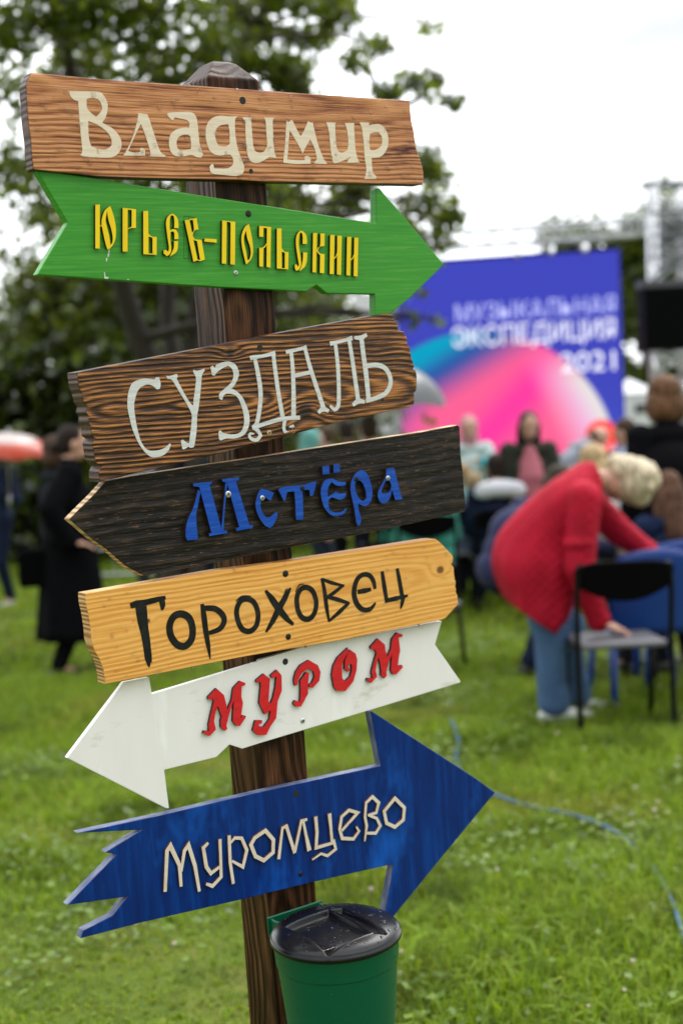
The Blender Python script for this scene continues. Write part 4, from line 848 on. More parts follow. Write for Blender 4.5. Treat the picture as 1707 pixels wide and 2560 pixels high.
def disc(x, z):
    """colour of the LED picture: x from -WS..0, z relative to the top edge"""
    base = lerp((.052, .062, .50), (.060, .095, .55), sm(-2, -4.5, z))
    dx, dz = (x - cc_.x) / rc, (z - cc_.y) / rc; r = math.hypot(dx, dz)
    if r > 1.0: return base
    v = dz - .50 * dx                                           # bands run down to the right
    t = dx * .82 + dz * .35
    c = lerp((.0, .34, .56), (.020, .10, .40), sm(-.50, -.05, dx + .5 * (1 - dz)))          # cyan to blue at upper left
    q = dz - .55 * dx - .70
    c = lerp((.025, .095, .38), (.0, .36, .56), sm(.14, .36, q))
    pk = sm(.17, -.17, q)
    pink = lerp((1.0, .125, .30), (1.0, .045, .36), math.exp(-((dz - dx - .17) / .22) ** 2))
    c = lerp(c, pink, pk)
    c = lerp(c, (.16, .08, .45), .75 * sm(-.15, -.75, dx + .35 * dz) * sm(.75, .3, dz))
    pale = lerp((.86, .60, .86), (.80, .78, .74), sm(.80, 1.0, r))
    c = lerp(c, pale, sm(.50, .86, t) * sm(.9, .55, dz))
    return lerp(c, base, sm(.985, 1.0, r))
for j in range(NZ + 1):
    for i in range(NX + 1):
        x = -WS + WS * i / NX; z = -HS * (1 - j / NZ); V.append((x, -.03, zt + z)); colv.append((*disc(x, z), 1))
for j in range(NZ):
    for i in range(NX):
        a = j * (NX + 1) + i; Fc.append((a, a + 1, a + NX + 2, a + NX + 1))
me = pymesh('display', V, Fc); at_ = me.color_attributes.new('picture', 'FLOAT_COLOR', 'POINT'); at_.data.foreach_set('color', np.array(colv, dtype=np.float32).ravel())
m, nt, b = newmat('led_picture'); va = nd(nt, 'ShaderNodeVertexColor', layer_name='picture')
b.inputs['Base Color'].default_value = (.004, .004, .004, 1); b.inputs['Specular IOR Level'].default_value = .03; nt.links.new(va.outputs[0], b.inputs['Emission Color']); b.inputs['Emission Strength'].default_value = .54
link('display', me, m, scr)
bm = bmesh.new(); add_box(bm, (-WS / 2, .10, zt - HS / 2), (WS + .02, .24, HS + .10)); link('cabinet', bmmesh('cabinet', bm), M_BLKM, scr)
for x, y in ((1293, 643), (1378, 640), (1462, 634)):  # pale stubs added to imitate sky light through gaps, not real clamps
    p = spl(x, y - 10); bm = bmesh.new(); add_tube(bm, [(p.x, -.06, zt - .02), (p.x, .1, zt + .12)], .05, 10)
    link('clamp', bmmesh('clamp', bm), M_ALU, scr)
M_TXT, _n, _b = newmat('led_white'); _b.inputs['Base Color'].default_value = (.02, .02, .02, 1); _b.inputs['Emission Color'].default_value = (.86, .86, 1, 1); _b.inputs['Emission Strength'].default_value = .66
M_TXT2, _n, _b = newmat('led_pale'); _b.inputs['Base Color'].default_value = (.02, .02, .02, 1); _b.inputs['Emission Color'].default_value = (.50, .52, .95, 1); _b.inputs['Emission Strength'].default_value = .66
def screen_text(txt, xr, yb, xl, h_px, mat, off):
    cu = bpy.data.curves.new('t', 'FONT'); cu.body = txt; cu.align_x = 'RIGHT'; cu.size = 1.0; cu.offset = off; cu.extrude = .004
    tmp = bpy.data.objects.new('t', cu); COL.objects.link(tmp); bpy.context.view_layer.update()
    me = bpy.data.meshes.new_from_object(tmp.evaluated_get(bpy.context.evaluated_depsgraph_get())); bpy.data.objects.remove(tmp)
    n = len(me.vertices); c = np.zeros(n * 3); me.vertices.foreach_get('co', c); c = c.reshape(-1, 3)
    pr, pl = spl(xr, yb), spl(xl, yb + (xr - xl) * .065); cap = h_px / FPX * 25.6
    x = (c[:, 0] - c[:, 0].max()) / np.ptp(c[:, 0]) * (pr.x - pl.x) + pr.x
    z = c[:, 1] / .70 * cap + zt + pr.y
    V = np.stack([x, -.036 - c[:, 2], z], 1); me.vertices.foreach_set('co', V.ravel()); me.update()
    return link('lettering', me, mat, scr)
screen_text('МУЗЫКАЛЬНАЯ', 1538, 782, 1140, 42, M_TXT2, -.003)
screen_text('ЭКСПЕДИЦИЯ', 1538, 846, 1132, 48, M_TXT, .004)
screen_text('2021', 1538, 924, 1402, 48, M_TXT, .004)
p = spl(1503, 1090); bm = bmesh.new()
add_tube(bm, [(p.x, -.034, zt + p.y), (p.x, -.030, zt + p.y)], .29, 40)
M_RL, _n, _b = newmat('led_red'); _b.inputs['Base Color'].default_value = (.02, .02, .02, 1); _b.inputs['Emission Color'].default_value = (.92, .035, .03, 1); _b.inputs['Emission Strength'].default_value = .66
em = link('red_emblem', bmmesh('red_emblem', bm), M_RL, scr)
bm = bmesh.new()
for a, b_ in (((-.14, -.12), (-.05, .15)), ((-.05, .15), (.03, -.02)), ((-.16, -.05), (.1, -.16))):
    add_tube(bm, [(p.x + a[0], -.040, zt + p.y + a[1]), (p.x + b_[0], -.040, zt + p.y + b_[1])], .022, 6)
link('emblem_mark', bmmesh('emblem_mark', bm), M_TXT, em)
# white side banner, stage deck
a, b = at(884, 735, 26.6), at(992, 735, 26.4)
bm = bmesh.new(); add_box(bm, ((a.x + b.x) / 2, 26.6, a.z / 2 + .3), (b.x - a.x, .06, a.z - .6)); add_tube(bm, [(a.x, 26.6, 0), (a.x, 26.6, a.z)], .03, 8); add_tube(bm, [(b.x - .04, 26.68, 0), (b.x - .04, 26.68, a.z)], .03, 8)
tag(link('side_banner', bmmesh('side_banner', bm), M_WFAB), 'plain white banner standing left of the blue stage screen', 'banner')
c = at(1330, 1100, 24.6)
st_ = empty('stage', (c.x, 24.9, 0)); tag(st_, 'low black stage platform in front of the big screen', 'stage')
bm = bmesh.new(); add_box(bm, (0, 0, .95), (6.6, 2.0, .10)); link('deck', bmmesh('deck', bm), plain('stage_deck', (.03, .03, .032), .6), st_)
bm = bmesh.new()
for k in range(34): add_box(bm, (-3.25 + k * .197, -.96 + .02 * (k % 2), .45), (.19, .03, .90))
link('skirt', bmmesh('skirt', bm), M_BLKM, st_)
# roof truss and lighting tower
bm = bmesh.new(); truss(bm, at(985, 612, 26.2), at(1668, 562, 24.8), .30, 22)
tag(link('roof_truss', bmmesh('roof_truss', bm), M_ALU), 'horizontal aluminium truss running above the stage screen', 'truss')
tw = empty('lighting_tower', gz(1676, 23)); tag(tw, 'grey truss tower at the right edge carrying the black speaker box', 'tower')
o = Vector(tw.location); tp = at(1668, 470, 23) - o; tp.y = 0
bm = bmesh.new(); truss(bm, (0, 0, 0), (tp.x, 0, tp.z), .50, 14, 1.9); link('mast', bmmesh('mast', bm), M_ALU, tw)
bm = bmesh.new(); y0 = at(1668, 462, 23).z; xl = at(1604, 462, 23).x - o.x
add_box(bm, (xl / 2 + .9, 0, y0), (abs(xl) + 1.8, .16, .10)); link('top_beam', bmmesh('top_beam', bm), plain('grey_beam', (.20, .21, .23), .5), tw)
bm = bmesh.new(); hz = at(1668, 600, 23).z
add_box(bm, (tp.x * .9 + .05, 0, hz + .15), (.34, .40, .34)); 
for k in range(6): add_box(bm, (tp.x * .9, -.27, hz - .46 + k * .17), (.62, .05, .06))
add_tube(bm, [(tp.x * .9 + .3, -.2, hz - .5), (tp.x * .9 + .3, -.2, hz + .8)], .05, 8); add_box(bm, (tp.x + .62, .1, hz + .3), (.3, .3, 1.2))
link('sleeve_block', bmmesh('sleeve_block', bm), plain('dark_steel', (.16, .165, .18), .5, .3), tw)
q0, q1 = at(1598, 722, 22), at(1598, 878, 22)
sp = empty('speaker_box', ((q0.x + .62), 22, q1.z)); tag(sp, 'large black speaker box hung from the lighting tower', 'speaker box'); hh = q0.z - q1.z
bm = bmesh.new(); add_box(bm, (0, 0, hh / 2), (1.24, .5, hh)); o_ = link('cabinet', bmmesh('cabinet', bm), M_BLKM, sp); bv = o_.modifiers.new('b', 'BEVEL'); bv.width = .02
bm = bmesh.new(); add_box(bm, (0, -.2515, hh / 2), (1.14, .010, hh - .1)); link('grille', bmmesh('grille', bm), plain('grille_black', (.003, .003, .0035), .8, spec=.03), sp)
bm = bmesh.new(); add_box(bm, (0, 0, hh + .06), (1.30, .3, .10)); add_tube(bm, [(-.5, 0, hh), (.1, 0, hh + .7)], .03, 8); add_tube(bm, [(.5, 0, hh), (.1, 0, hh + .7)], .03, 8); link('rigging_frame', bmmesh('rigging_frame', bm), plain('rig_grey', (.10, .10, .11), .5, .5), sp)
# white tent
tn = empty('white_tent', gz(1592, 30)); tag(tn, 'small white event tent beside the stage screen', 'tent')
hT = at(1592, 985, 30).z; wT = (at(1640, 985, 30).x - at(1546, 985, 30).x)
bm = bmesh.new(); add_box(bm, (0, 0, hT / 2), (wT, wT, hT)); link('walls', bmmesh('walls', bm), M_WFAB, tn)
bm = bmesh.new(); ap = bm.verts.new((-.15, 0, at(1580, 945, 30).z)); rg = [bm.verts.new((x * wT * .54, y * wT * .54, hT + .003)) for x, y in ((-1, -1), (1, -1), (1, 1), (-1, 1))]
for k in range(4): bm.faces.new((rg[k], rg[(k + 1) % 4], ap))
bm.faces.new(rg[::-1]); link('roof', bmmesh('roof', bm), M_WFAB, tn)
bm = bmesh.new(); wz = at(1590, 1022, 30).z; add_box(bm, (0, -wT / 2 - .01, wz), (.22, .02, .18)); link('vent', bmmesh('vent', bm), plain('vent_dark', (.05, .05, .055), .6), tn)

# ================================================================== CHAIRS
def chair_black(loc, rz, label, group='black folding chairs for the audience'):
    r = empty('folding_chair', loc, rz); tag(r, label, 'chair', group)          # local +Y = the way the sitter faces
    w = .235
    for s in (-1, 1):
        bm = bmesh.new(); add_tube(bm, smooth_path([(s * w, -.03, 0), (s * w, -.015, .46), (s * w, -.05, .74), (s * w * .93, -.07, .875)], 6), .0150, 10); link('rear_leg', bmmesh('rear_leg', bm), M_CHF, r)
        bm = bmesh.new(); add_tube(bm, [(s * w * .95, .40, 0), (s * w * .95, .33, .44)], .0150, 10); add_tube(bm, [(s * w * .95, .33, .44), (s * w, -.015, .44)], .0150, 10); link('front_leg', bmmesh('front_leg', bm), M_CHF, r)
    # backrest: shell with a sagging lower edge
    V, Fc = [], []; n = 20
    for k in range(n + 1):
        t = k / n * 2 - 1; x = t * (w + .012); top = .885 - .035 * abs(t) ** 5; bot = .685 - .0 + .085 * (t * t); bot = min(bot, top - .03)
        y = -.06 - .035 * (1 - t * t)
        for z, dy in ((top, 0), (bot, .015)):
            V += [(x, y + dy - .013, z), (x, y + dy + .013, z)]
    for k in range(n):
        a = k * 4; b = a + 4
        for p, q in ((0, 1), (1, 3), (3, 2), (2, 0)): Fc.append((a + p, a + q, b + q, b + p))
    Fc += [(0, 2, 3, 1), (n * 4, n * 4 + 1, n * 4 + 3, n * 4 + 2)]
    o = link('backrest', pymesh('backrest', V, Fc), M_CHB, r); bv = o.modifiers.new('b', 'BEVEL'); bv.width = .006; bv.segments = 2; bv.limit_method = 'ANGLE'
    bm = bmesh.new(); add_box(bm, (0, .19, .455), (.44, .40, .035)); o = link('seat', bmmesh('seat', bm), M_CHS, r); bv = o.modifiers.new('b', 'BEVEL'); bv.width = .016; bv.segments = 3
    return r
M_CHF = plain('chair_tube_black', (.004, .004, .0045), .45, .0, spec=.10); M_CHB = plain('chair_shell_black', (.002, .002, .0022), .6, spec=.03); M_CHS = plain('chair_seat_grey', (.125, .122, .13), .40, var=.1)
def copy_tree(o, parent=None):
    c = o.copy(); COL.objects.link(c)
    if parent: c.parent = parent
    for ch in list(o.children): copy_tree(ch, c)
    return c
def chair_at(first, loc, rz, label):
    c = copy_tree(first); c.location = loc; c.rotation_euler = (0, 0, rz); c['label'] = label; return c
cp = ground(1566, 1838); CH0 = chair_black((cp.x, cp.y, 0), R(2), 'black folding chair with grey seat the woman in red leans on')
def blue_chair(loc, rz, label):
    r = empty('plastic_chair', loc, rz); tag(r, label, 'chair', 'blue plastic chairs')
    mb = plain('blue_plastic', (.003, .036, .22), .4, var=.05)
    V, Fc = [], []; n, mrow = 18, 10
    for j in range(mrow + 1):
        s = j / mrow; z = .42 + .47 * s; hw = (.25 + .015 * s) * (1 - .22 * max(0, (s - .75) / .25) ** 2.5)
        for k in range(n + 1):
            t = k / n * 2 - 1; V.append((hw * t, -.10 - .10 * s - .05 * (1 - t * t), z - .03 * t * t * s))
    for j in range(mrow):
        for k in range(n): a = j * (n + 1) + k; Fc.append((a, a + 1, a + n + 2, a + n + 1))
    o = link('backrest', pymesh('backrest', V, Fc), mb, r, smooth=True); sol = o.modifiers.new('s', 'SOLIDIFY'); sol.thickness = .014
    bm = bmesh.new(); add_box(bm, (0, .12, .425), (.50, .46, .03)); o = link('seat', bmmesh('seat', bm), mb, r); bv = o.modifiers.new('b', 'BEVEL'); bv.width = .013; bv.segments = 3
    for sx_ in (-1, 1):
        for y0, y1 in ((-.13, -.08), (.34, .30)):
            bm = bmesh.new(); add_tube(bm, [(sx_ * .25, y0 - .03, 0), (sx_ * .22, y1, .41)], [.018, .022], 10); link('leg', bmmesh('leg', bm), mb, r)
    return r
q = ground(1632, 1800); BL0 = blue_chair((q.x + .06, 7.75, 0), R(6), 'blue plastic chair behind the black folding chair, nearer of the two')
q = at(1700, 1100, 8.3); bl = chair_at(BL0, (q.x - .02, 8.25, 0), R(-4), 'blue plastic chair standing one row farther, beside the seated brown haired person')
# ================================================================== PEOPLE
def ellmesh(c, r, rot=None, nu=18, nv=12):
    V, Fc = [], []
    for j in range(nv + 1):
        a = math.pi * j / nv
        for k in range(nu):
            q = 2 * math.pi * k / nu; p = Vector((r[0] * math.sin(a) * math.cos(q), r[1] * math.sin(a) * math.sin(q), r[2] * math.cos(a)))
            V.append(Vector(c) + (rot @ p if rot is not None else p))
    for j in range(nv):
        for k in range(nu): Fc.append((j * nu + k, (j + 1) * nu + k, (j + 1) * nu + (k + 1) % nu, j * nu + (k + 1) % nu))
    return V, Fc
def capmesh(a, b, ra, rb, nu=14):
    a, b = Vector(a), Vector(b); d = b - a; L = max(d.length, 1e-5); d /= L
    ref = Vector((0, 0, 1)) if abs(d.z) < .9 else Vector((1, 0, 0)); s = d.cross(ref).normalized(); u = s.cross(d)
    prof = [(-ra * math.cos(t), ra * math.sin(t)) for t in np.linspace(0.02, math.pi / 2, 6)] + [(L + rb * math.sin(t), rb * math.cos(t)) for t in np.linspace(0, math.pi / 2 - .02, 6)]
    V = [a + d * h + (s * math.cos(2 * math.pi * k / nu) + u * math.sin(2 * math.pi * k / nu)) * r for h, r in prof for k in range(nu)]
    Fc = [(j * nu + k, j * nu + (k + 1) % nu, (j + 1) * nu + (k + 1) % nu, (j + 1) * nu + k) for j in range(len(prof) - 1) for k in range(nu)]
    Fc += [tuple(range(nu))[::-1], tuple(range((len(prof) - 1) * nu, len(prof) * nu))]
    return V, Fc
def blend(name, prims, mat, par, vox=.009, it=6):
    """one continuous surface grown from overlapping limbs"""
    V, Fc = [], []
    for p in prims:
        v, f = ellmesh(*p[1:]) if p[0] == 'e' else capmesh(*p[1:])
        o = len(V); V += v; Fc += [tuple(o + i for i in q) for q in f]
    me = pymesh(name, V, Fc); o = link(name, me, mat, par, smooth=True)
    rm = o.modifiers.new('fuse', 'REMESH'); rm.mode = 'VOXEL'; rm.voxel_size = vox; rm.use_smooth_shade = True
    if it: sm_ = o.modifiers.new('soft', 'SMOOTH'); sm_.iterations = it; sm_.factor = .5
    return o
MATC = {}
def cmat(key, col, rough=.8, **k):
    if key not in MATC: MATC[key] = plain(key, col, rough, **k)
    return MATC[key]
SKIN = lambda: cmat('skin', (.50, .27, .19), .5, var=.08, scale=12)
def cloth(name, col):
    dk = max(col) < .05
    return cmat(name, col, .9, var=.25, scale=16, bump=.3, spec=.03 if dk else .15, sheen=0.0 if dk else .06)
def ik(a, b, l1, l2, hint):
    a, b = Vector(a), Vector(b); d = b - a; L = d.length
    if L > (l1 + l2) * .995: b = a + d * ((l1 + l2) * .995 / L); d = b - a; L = d.length
    d /= L; x = (l1 * l1 - l2 * l2 + L * L) / (2 * L); h = math.sqrt(max(0, l1 * l1 - x * x))
    hv = Vector(hint); hv = (hv - d * hv.dot(d)).normalized()
    return a + d * x + hv * h, b
def hairmat(key, c):
    if key not in MATC:
        m, nt, b = newmat(key); o = nd(nt, 'ShaderNodeTexCoord').outputs['Object']
        n1 = noise(nt, vmul(nt, o, (70, 70, 9)), 1.0, 3, .6); n2 = noise(nt, vmul(nt, o, (14, 14, 5)), 1.0, 2, .5)
        f = mth(nt, 'MULTIPLY_ADD', n1, .95, mth(nt, 'MULTIPLY_ADD', n2, .25, -.02))
        nt.links.new(ramp(nt, f, [(.38, tuple(x * .35 for x in c)), (.58, c), (.80, tuple(min(1, x * 1.9) for x in c))]), b.inputs['Base Color'])
        bp = nd(nt, 'ShaderNodeBump', {'Height': f, 'Strength': .9, 'Distance': .012}); nt.links.new(bp.outputs[0], b.inputs['Normal']); b.inputs['Roughness'].default_value = .6; b.inputs['Specular IOR Level'].default_value = .12
        MATC[key] = m
    return MATC[key]
def person(label, loc, rz, h=1.66, pel=None, lean=.04, hp=.0, hy=.0, hands=None, feet=None, seated=False, top=('shirt', (.1, .1, .1)), trousers=('trousers', (.02, .02, .03)), shoe=(.02, .02, .02),
           hair=('short', (.05, .03, .02)), bulk=1.0, knee=(0, 1, 0), elbow=None, vox=.010, extra_top=(), skirt=None, hood=None, open_front=None, elb=None, handdir=None, group='festival visitors', side=0.0, slv=1.0, tb=1.0, tights=None, soft=6, arm=1.0):
    k = h / 1.66
    root = empty('person', loc, rz); root.scale = (k, k, k); tag(root, label, 'person', group)
    vox /= k
    pel = Vector(pel or ((0, 0, .50) if seated else (0, 0, .90)))
    feet = feet or {s: ((s * .12, .40, .075) if seated else (s * .10, .0 + .03 * s, .075)) for s in (-1, 1)}
    hands = hands or {s: ((s * .11, .30, .60) if seated else (s * .25, .06, .80)) for s in (-1, 1)}
    d1 = Vector((side * .5, math.sin(lean * .7), math.cos(lean * .7))).normalized(); d2 = Vector((side, math.sin(lean * 1.25), math.cos(lean * 1.25))).normalized()
    ch = pel + d1 * .27; nk = ch + d2 * .25
    fwd = Vector((0, math.cos(lean * 1.25), -math.sin(lean * 1.25)))
    Rt = Matrix((Vector((1, 0, 0)), fwd, d2)).transposed()
    hpit = lean + hp; HR = Matrix.Rotation(hy, 3, 'Z') @ Matrix.Rotation(-hpit, 3, 'X')
    hd = HR @ Vector((0, 0, 1)); hf = HR @ Vector((0, 1, 0)); hs = HR @ Vector((1, 0, 0))
    hc = nk + hd * .155 + hf * .025
    body, topp, tr = [], [], []
    T = lambda v: Rt @ Vector(v)
    R1 = Matrix((Vector((1, 0, 0)), Vector((0, d1.z, -d1.y)), d1)).transposed()
    body += [('e', pel, (.155, .105, .12), R1), ('e', pel + d1 * .15, (.135, .095, .16), R1), ('e', ch, (.155, .105, .17), Rt), ('e', nk - d2 * .05, (.15, .06, .05), Rt), ('c', nk - d2 * .04, nk + hd * .08, .055, .05),
             ('e', hc + hd * .015, (.074, .092, .105), HR), ('e', hc + hf * .025 - hd * .055, (.055, .062, .062), HR), ('c', hc + hf * .085 + hd * .008, hc + hf * .106 - hd * .022, .009, .014), ('c', hc + hf * .085 - hd * .058 - hs * .015, hc + hf * .085 - hd * .058 + hs * .015, .010, .010)]
    for s in (-1, 1): body.append(('e', hc + hs * s * .076 - hd * .005, (.010, .020, .030), HR))
    B = bulk; g = .016 * B + .004
    topp += [('e', pel + d1 * .02, (.155 * B + g, .112 * B + g, .14), R1), ('e', pel + d1 * .15, (.145 * B + g, .108 * B + g, .17), R1), ('e', ch, (.160 * B + g, .112 * B + g, .175), Rt), ('e', nk - d2 * .055, (.165 + g, .065 + g, .045 + g), Rt), ('c', nk - d2 * .05, nk + hd * .02, .070, .064)]
    for s in (-1, 1):
        sh = nk - d2 * .065 + Vector((s * .172, 0, 0)); hn = Vector(hands[s])
        hint = (elb or {}).get(s, (s * .6, -.8, -.3)); el, wr = ik(sh, hn, .29 * arm, .255 * arm, hint)
        body += [('c', sh, el, .048, .038), ('c', el, wr, .037, .025)]
        topp += [('e', sh, ((.062 + g) * slv, (.058 + g) * slv, (.058 + g) * slv)), ('c', sh, el, (.050 + g * 1.2) * slv, (.043 + g) * slv), ('c', el, el.lerp(wr, .93), (.043 + g) * slv, (.033 + g) * slv)]
        f = (wr - el).normalized()
        if handdir and s in handdir: f = Vector(handdir[s]).normalized()
        sd = f.cross(Vector((0, 0, 1))); sd = sd.normalized() if sd.length > .2 else Vector((0, 1, 0)); nn = sd.cross(f) * -1
        body.append(('c', wr, wr + f * .03, .025, .024)); R_h = Matrix((sd, f, -nn)).transposed(); body.append(('e', wr + f * .055, (.040, .050, .016), R_h))
        for i in range(4):
            q = (i - 1.5); ln = (.078, .088, .084, .066)[i]; a0 = wr + f * .090 + sd * q * .021
            m_ = a0 + (f + sd * q * .05 + nn * .25).normalized() * ln * .5; body += [('c', a0 - f * .02, m_, .0095, .0088), ('c', m_, m_ + (f * .75 + nn * .6).normalized() * ln * .5, .0086, .007)]
        ts = -s * 1.0; a0 = wr + f * .03 + sd * ts * .030; m_ = a0 + (f * .6 + sd * ts * .75).normalized() * .042; body += [('c', a0, m_, .013, .0105), ('c', m_, m_ + (f * .95 + sd * ts * .2 + nn * .2).normalized() * .034, .0105, .008)]
    shoes = []
    for s in (-1, 1):
        hip = pel + Vector((s * .088, 0, -.03)); kn, an = ik(hip, feet[s], .42, .41, knee)
        body += [('c', hip, kn, .082, .052), ('c', kn, an, .050, .034), ('c', an, an + Vector((0, .12, -.045)), .034, .024)]
        w = .010
        tr += [('c', hip, kn, .092, .068 * tb), ('c', kn, an + (kn - an) * .05, .066 * tb, .056 * tb)]
        shoes.append([('c', an + Vector((0, -.025, -.045)), an + Vector((0, .06, -.042)), .036, .038), ('c', an + Vector((0, .06, -.045)), an + Vector((0, .155, -.052)), .038, .026), ('c', an, an + Vector((0, .01, -.03)), .042, .040)])
    tr += [('e', pel, (.17, .122, .13), R1)]
    blend('body', body, SKIN(), root, vox * .75, 3)
    tn_, tc_ = top
    blend(tn_, topp + [tuple(p) if p[0] == 'e' else p for p in extra_top], cloth(tn_ + '_%d_%d_%d' % tuple(int(c * 999) for c in tc_), tc_), root, vox, soft)
    if open_front:
        nm, oc = open_front
        pr = [('c', nk - d2 * .07 + fwd * .050, ch + fwd * (.055 * B + g) - d2 * .03, .062, .115), ('e', ch + Rt @ Vector((0, .060 * B + g, -.05)), (.125, .072, .22), Rt), ('c', ch + Vector((0, .05, -.12)), pel + Vector((0, .055, .02)), .125, .125)]
        blend(nm, pr, cloth(nm + '_%d_%d_%d' % tuple(int(c * 999) for c in oc), oc), root, vox)
    if skirt: skirt(root, pel)
    if tights or not skirt: blend(trousers[0], tr, cloth(trousers[0] + '_%d_%d_%d' % tuple(int(c * 999) for c in trousers[1]), trousers[1]), root, vox)
    for s_ in shoes: blend('shoe', s_, cmat('shoe_%d_%d_%d' % tuple(int(c * 999) for c in shoe), shoe, .6), root, vox, 3)
    kind, hcol = hair; hm = hairmat('hair_%d_%d_%d' % tuple(int(c * 999) for c in hcol), hcol)
    cap = [('e', hc + hd * .036 - hf * .020, (.083, .096, .095), HR), ('e', hc - hf * .045 - hd * .01, (.076, .062, .085), HR)]
    if kind == 'bob': cap = [('e', hc + hd * .045 - hf * .028, (.100, .108, .098), HR), ('e', hc - hf * .03 - hd * .045 + hs * .072, (.046, .075, .092), HR), ('e', hc - hf * .03 - hd * .045 - hs * .072, (.046, .075, .092), HR), ('e', hc - hf * .070 - hd * .045, (.098, .058, .095), HR)]
    if kind == 'puffy': cap = [('e', hc + hd * .032 - hf * .024, (.118, .130, .118), HR), ('e', hc - hf * .060 - hd * .02, (.108, .090, .105), HR), ('e', hc + hd * .095 + hf * .045, (.085, .07, .052), HR)]
    if kind == 'long': cap += [('c', hc - hf * .05 - hd * .03, nk - fwd * .085 - d2 * .12, .092, .080), ('c', hc + hs * .068 - hf * .01, nk + hs * .085 - d2 * .12 - fwd * .0, .034, .026), ('c', hc - hs * .068 - hf * .01, nk - hs * .085 - d2 * .12, .034, .026)]
    if kind == 'bun': cap += [('e', hc - hf * .125 - hd * .035, (.042, .042, .042), HR)]
    if kind == 'bald': cap = [('e', hc - hf * .035 - hd * .028, (.081, .075, .055), HR)]
    if hood:
        blend('hood', [('e', hc + hd * .02 - hf * .035, (.098, .105, .125), HR), ('c', hc - hf * .05 - hd * .05, nk - d2 * .04 - fwd * .04, .095, .12)], cloth('hood_%d_%d_%d' % tuple(int(c * 999) for c in hood), hood), root, vox)
    else: blend('hair', cap, hm, root, vox, 4)
    for s in (-1, 1):
        v, f = ellmesh(hc + hf * .083 + hs * s * .030 + hd * .014, (.013, .008, .008), HR, 10, 6); link('eye', pymesh('eye', v, f), cmat('eye_dark', (.02, .014, .01), .2), root)
    v, f = ellmesh(hc + hf * .093 - hd * .056, (.024, .008, .007), HR, 10, 6); link('mouth', pymesh('mouth', v, f), cmat('lip', (.32, .09, .08), .5), root)
    return root
def stand(x, Y, z=0.0): p = at(x, 1100, Y); return (p.x, Y, z)
HP = math.pi / 2
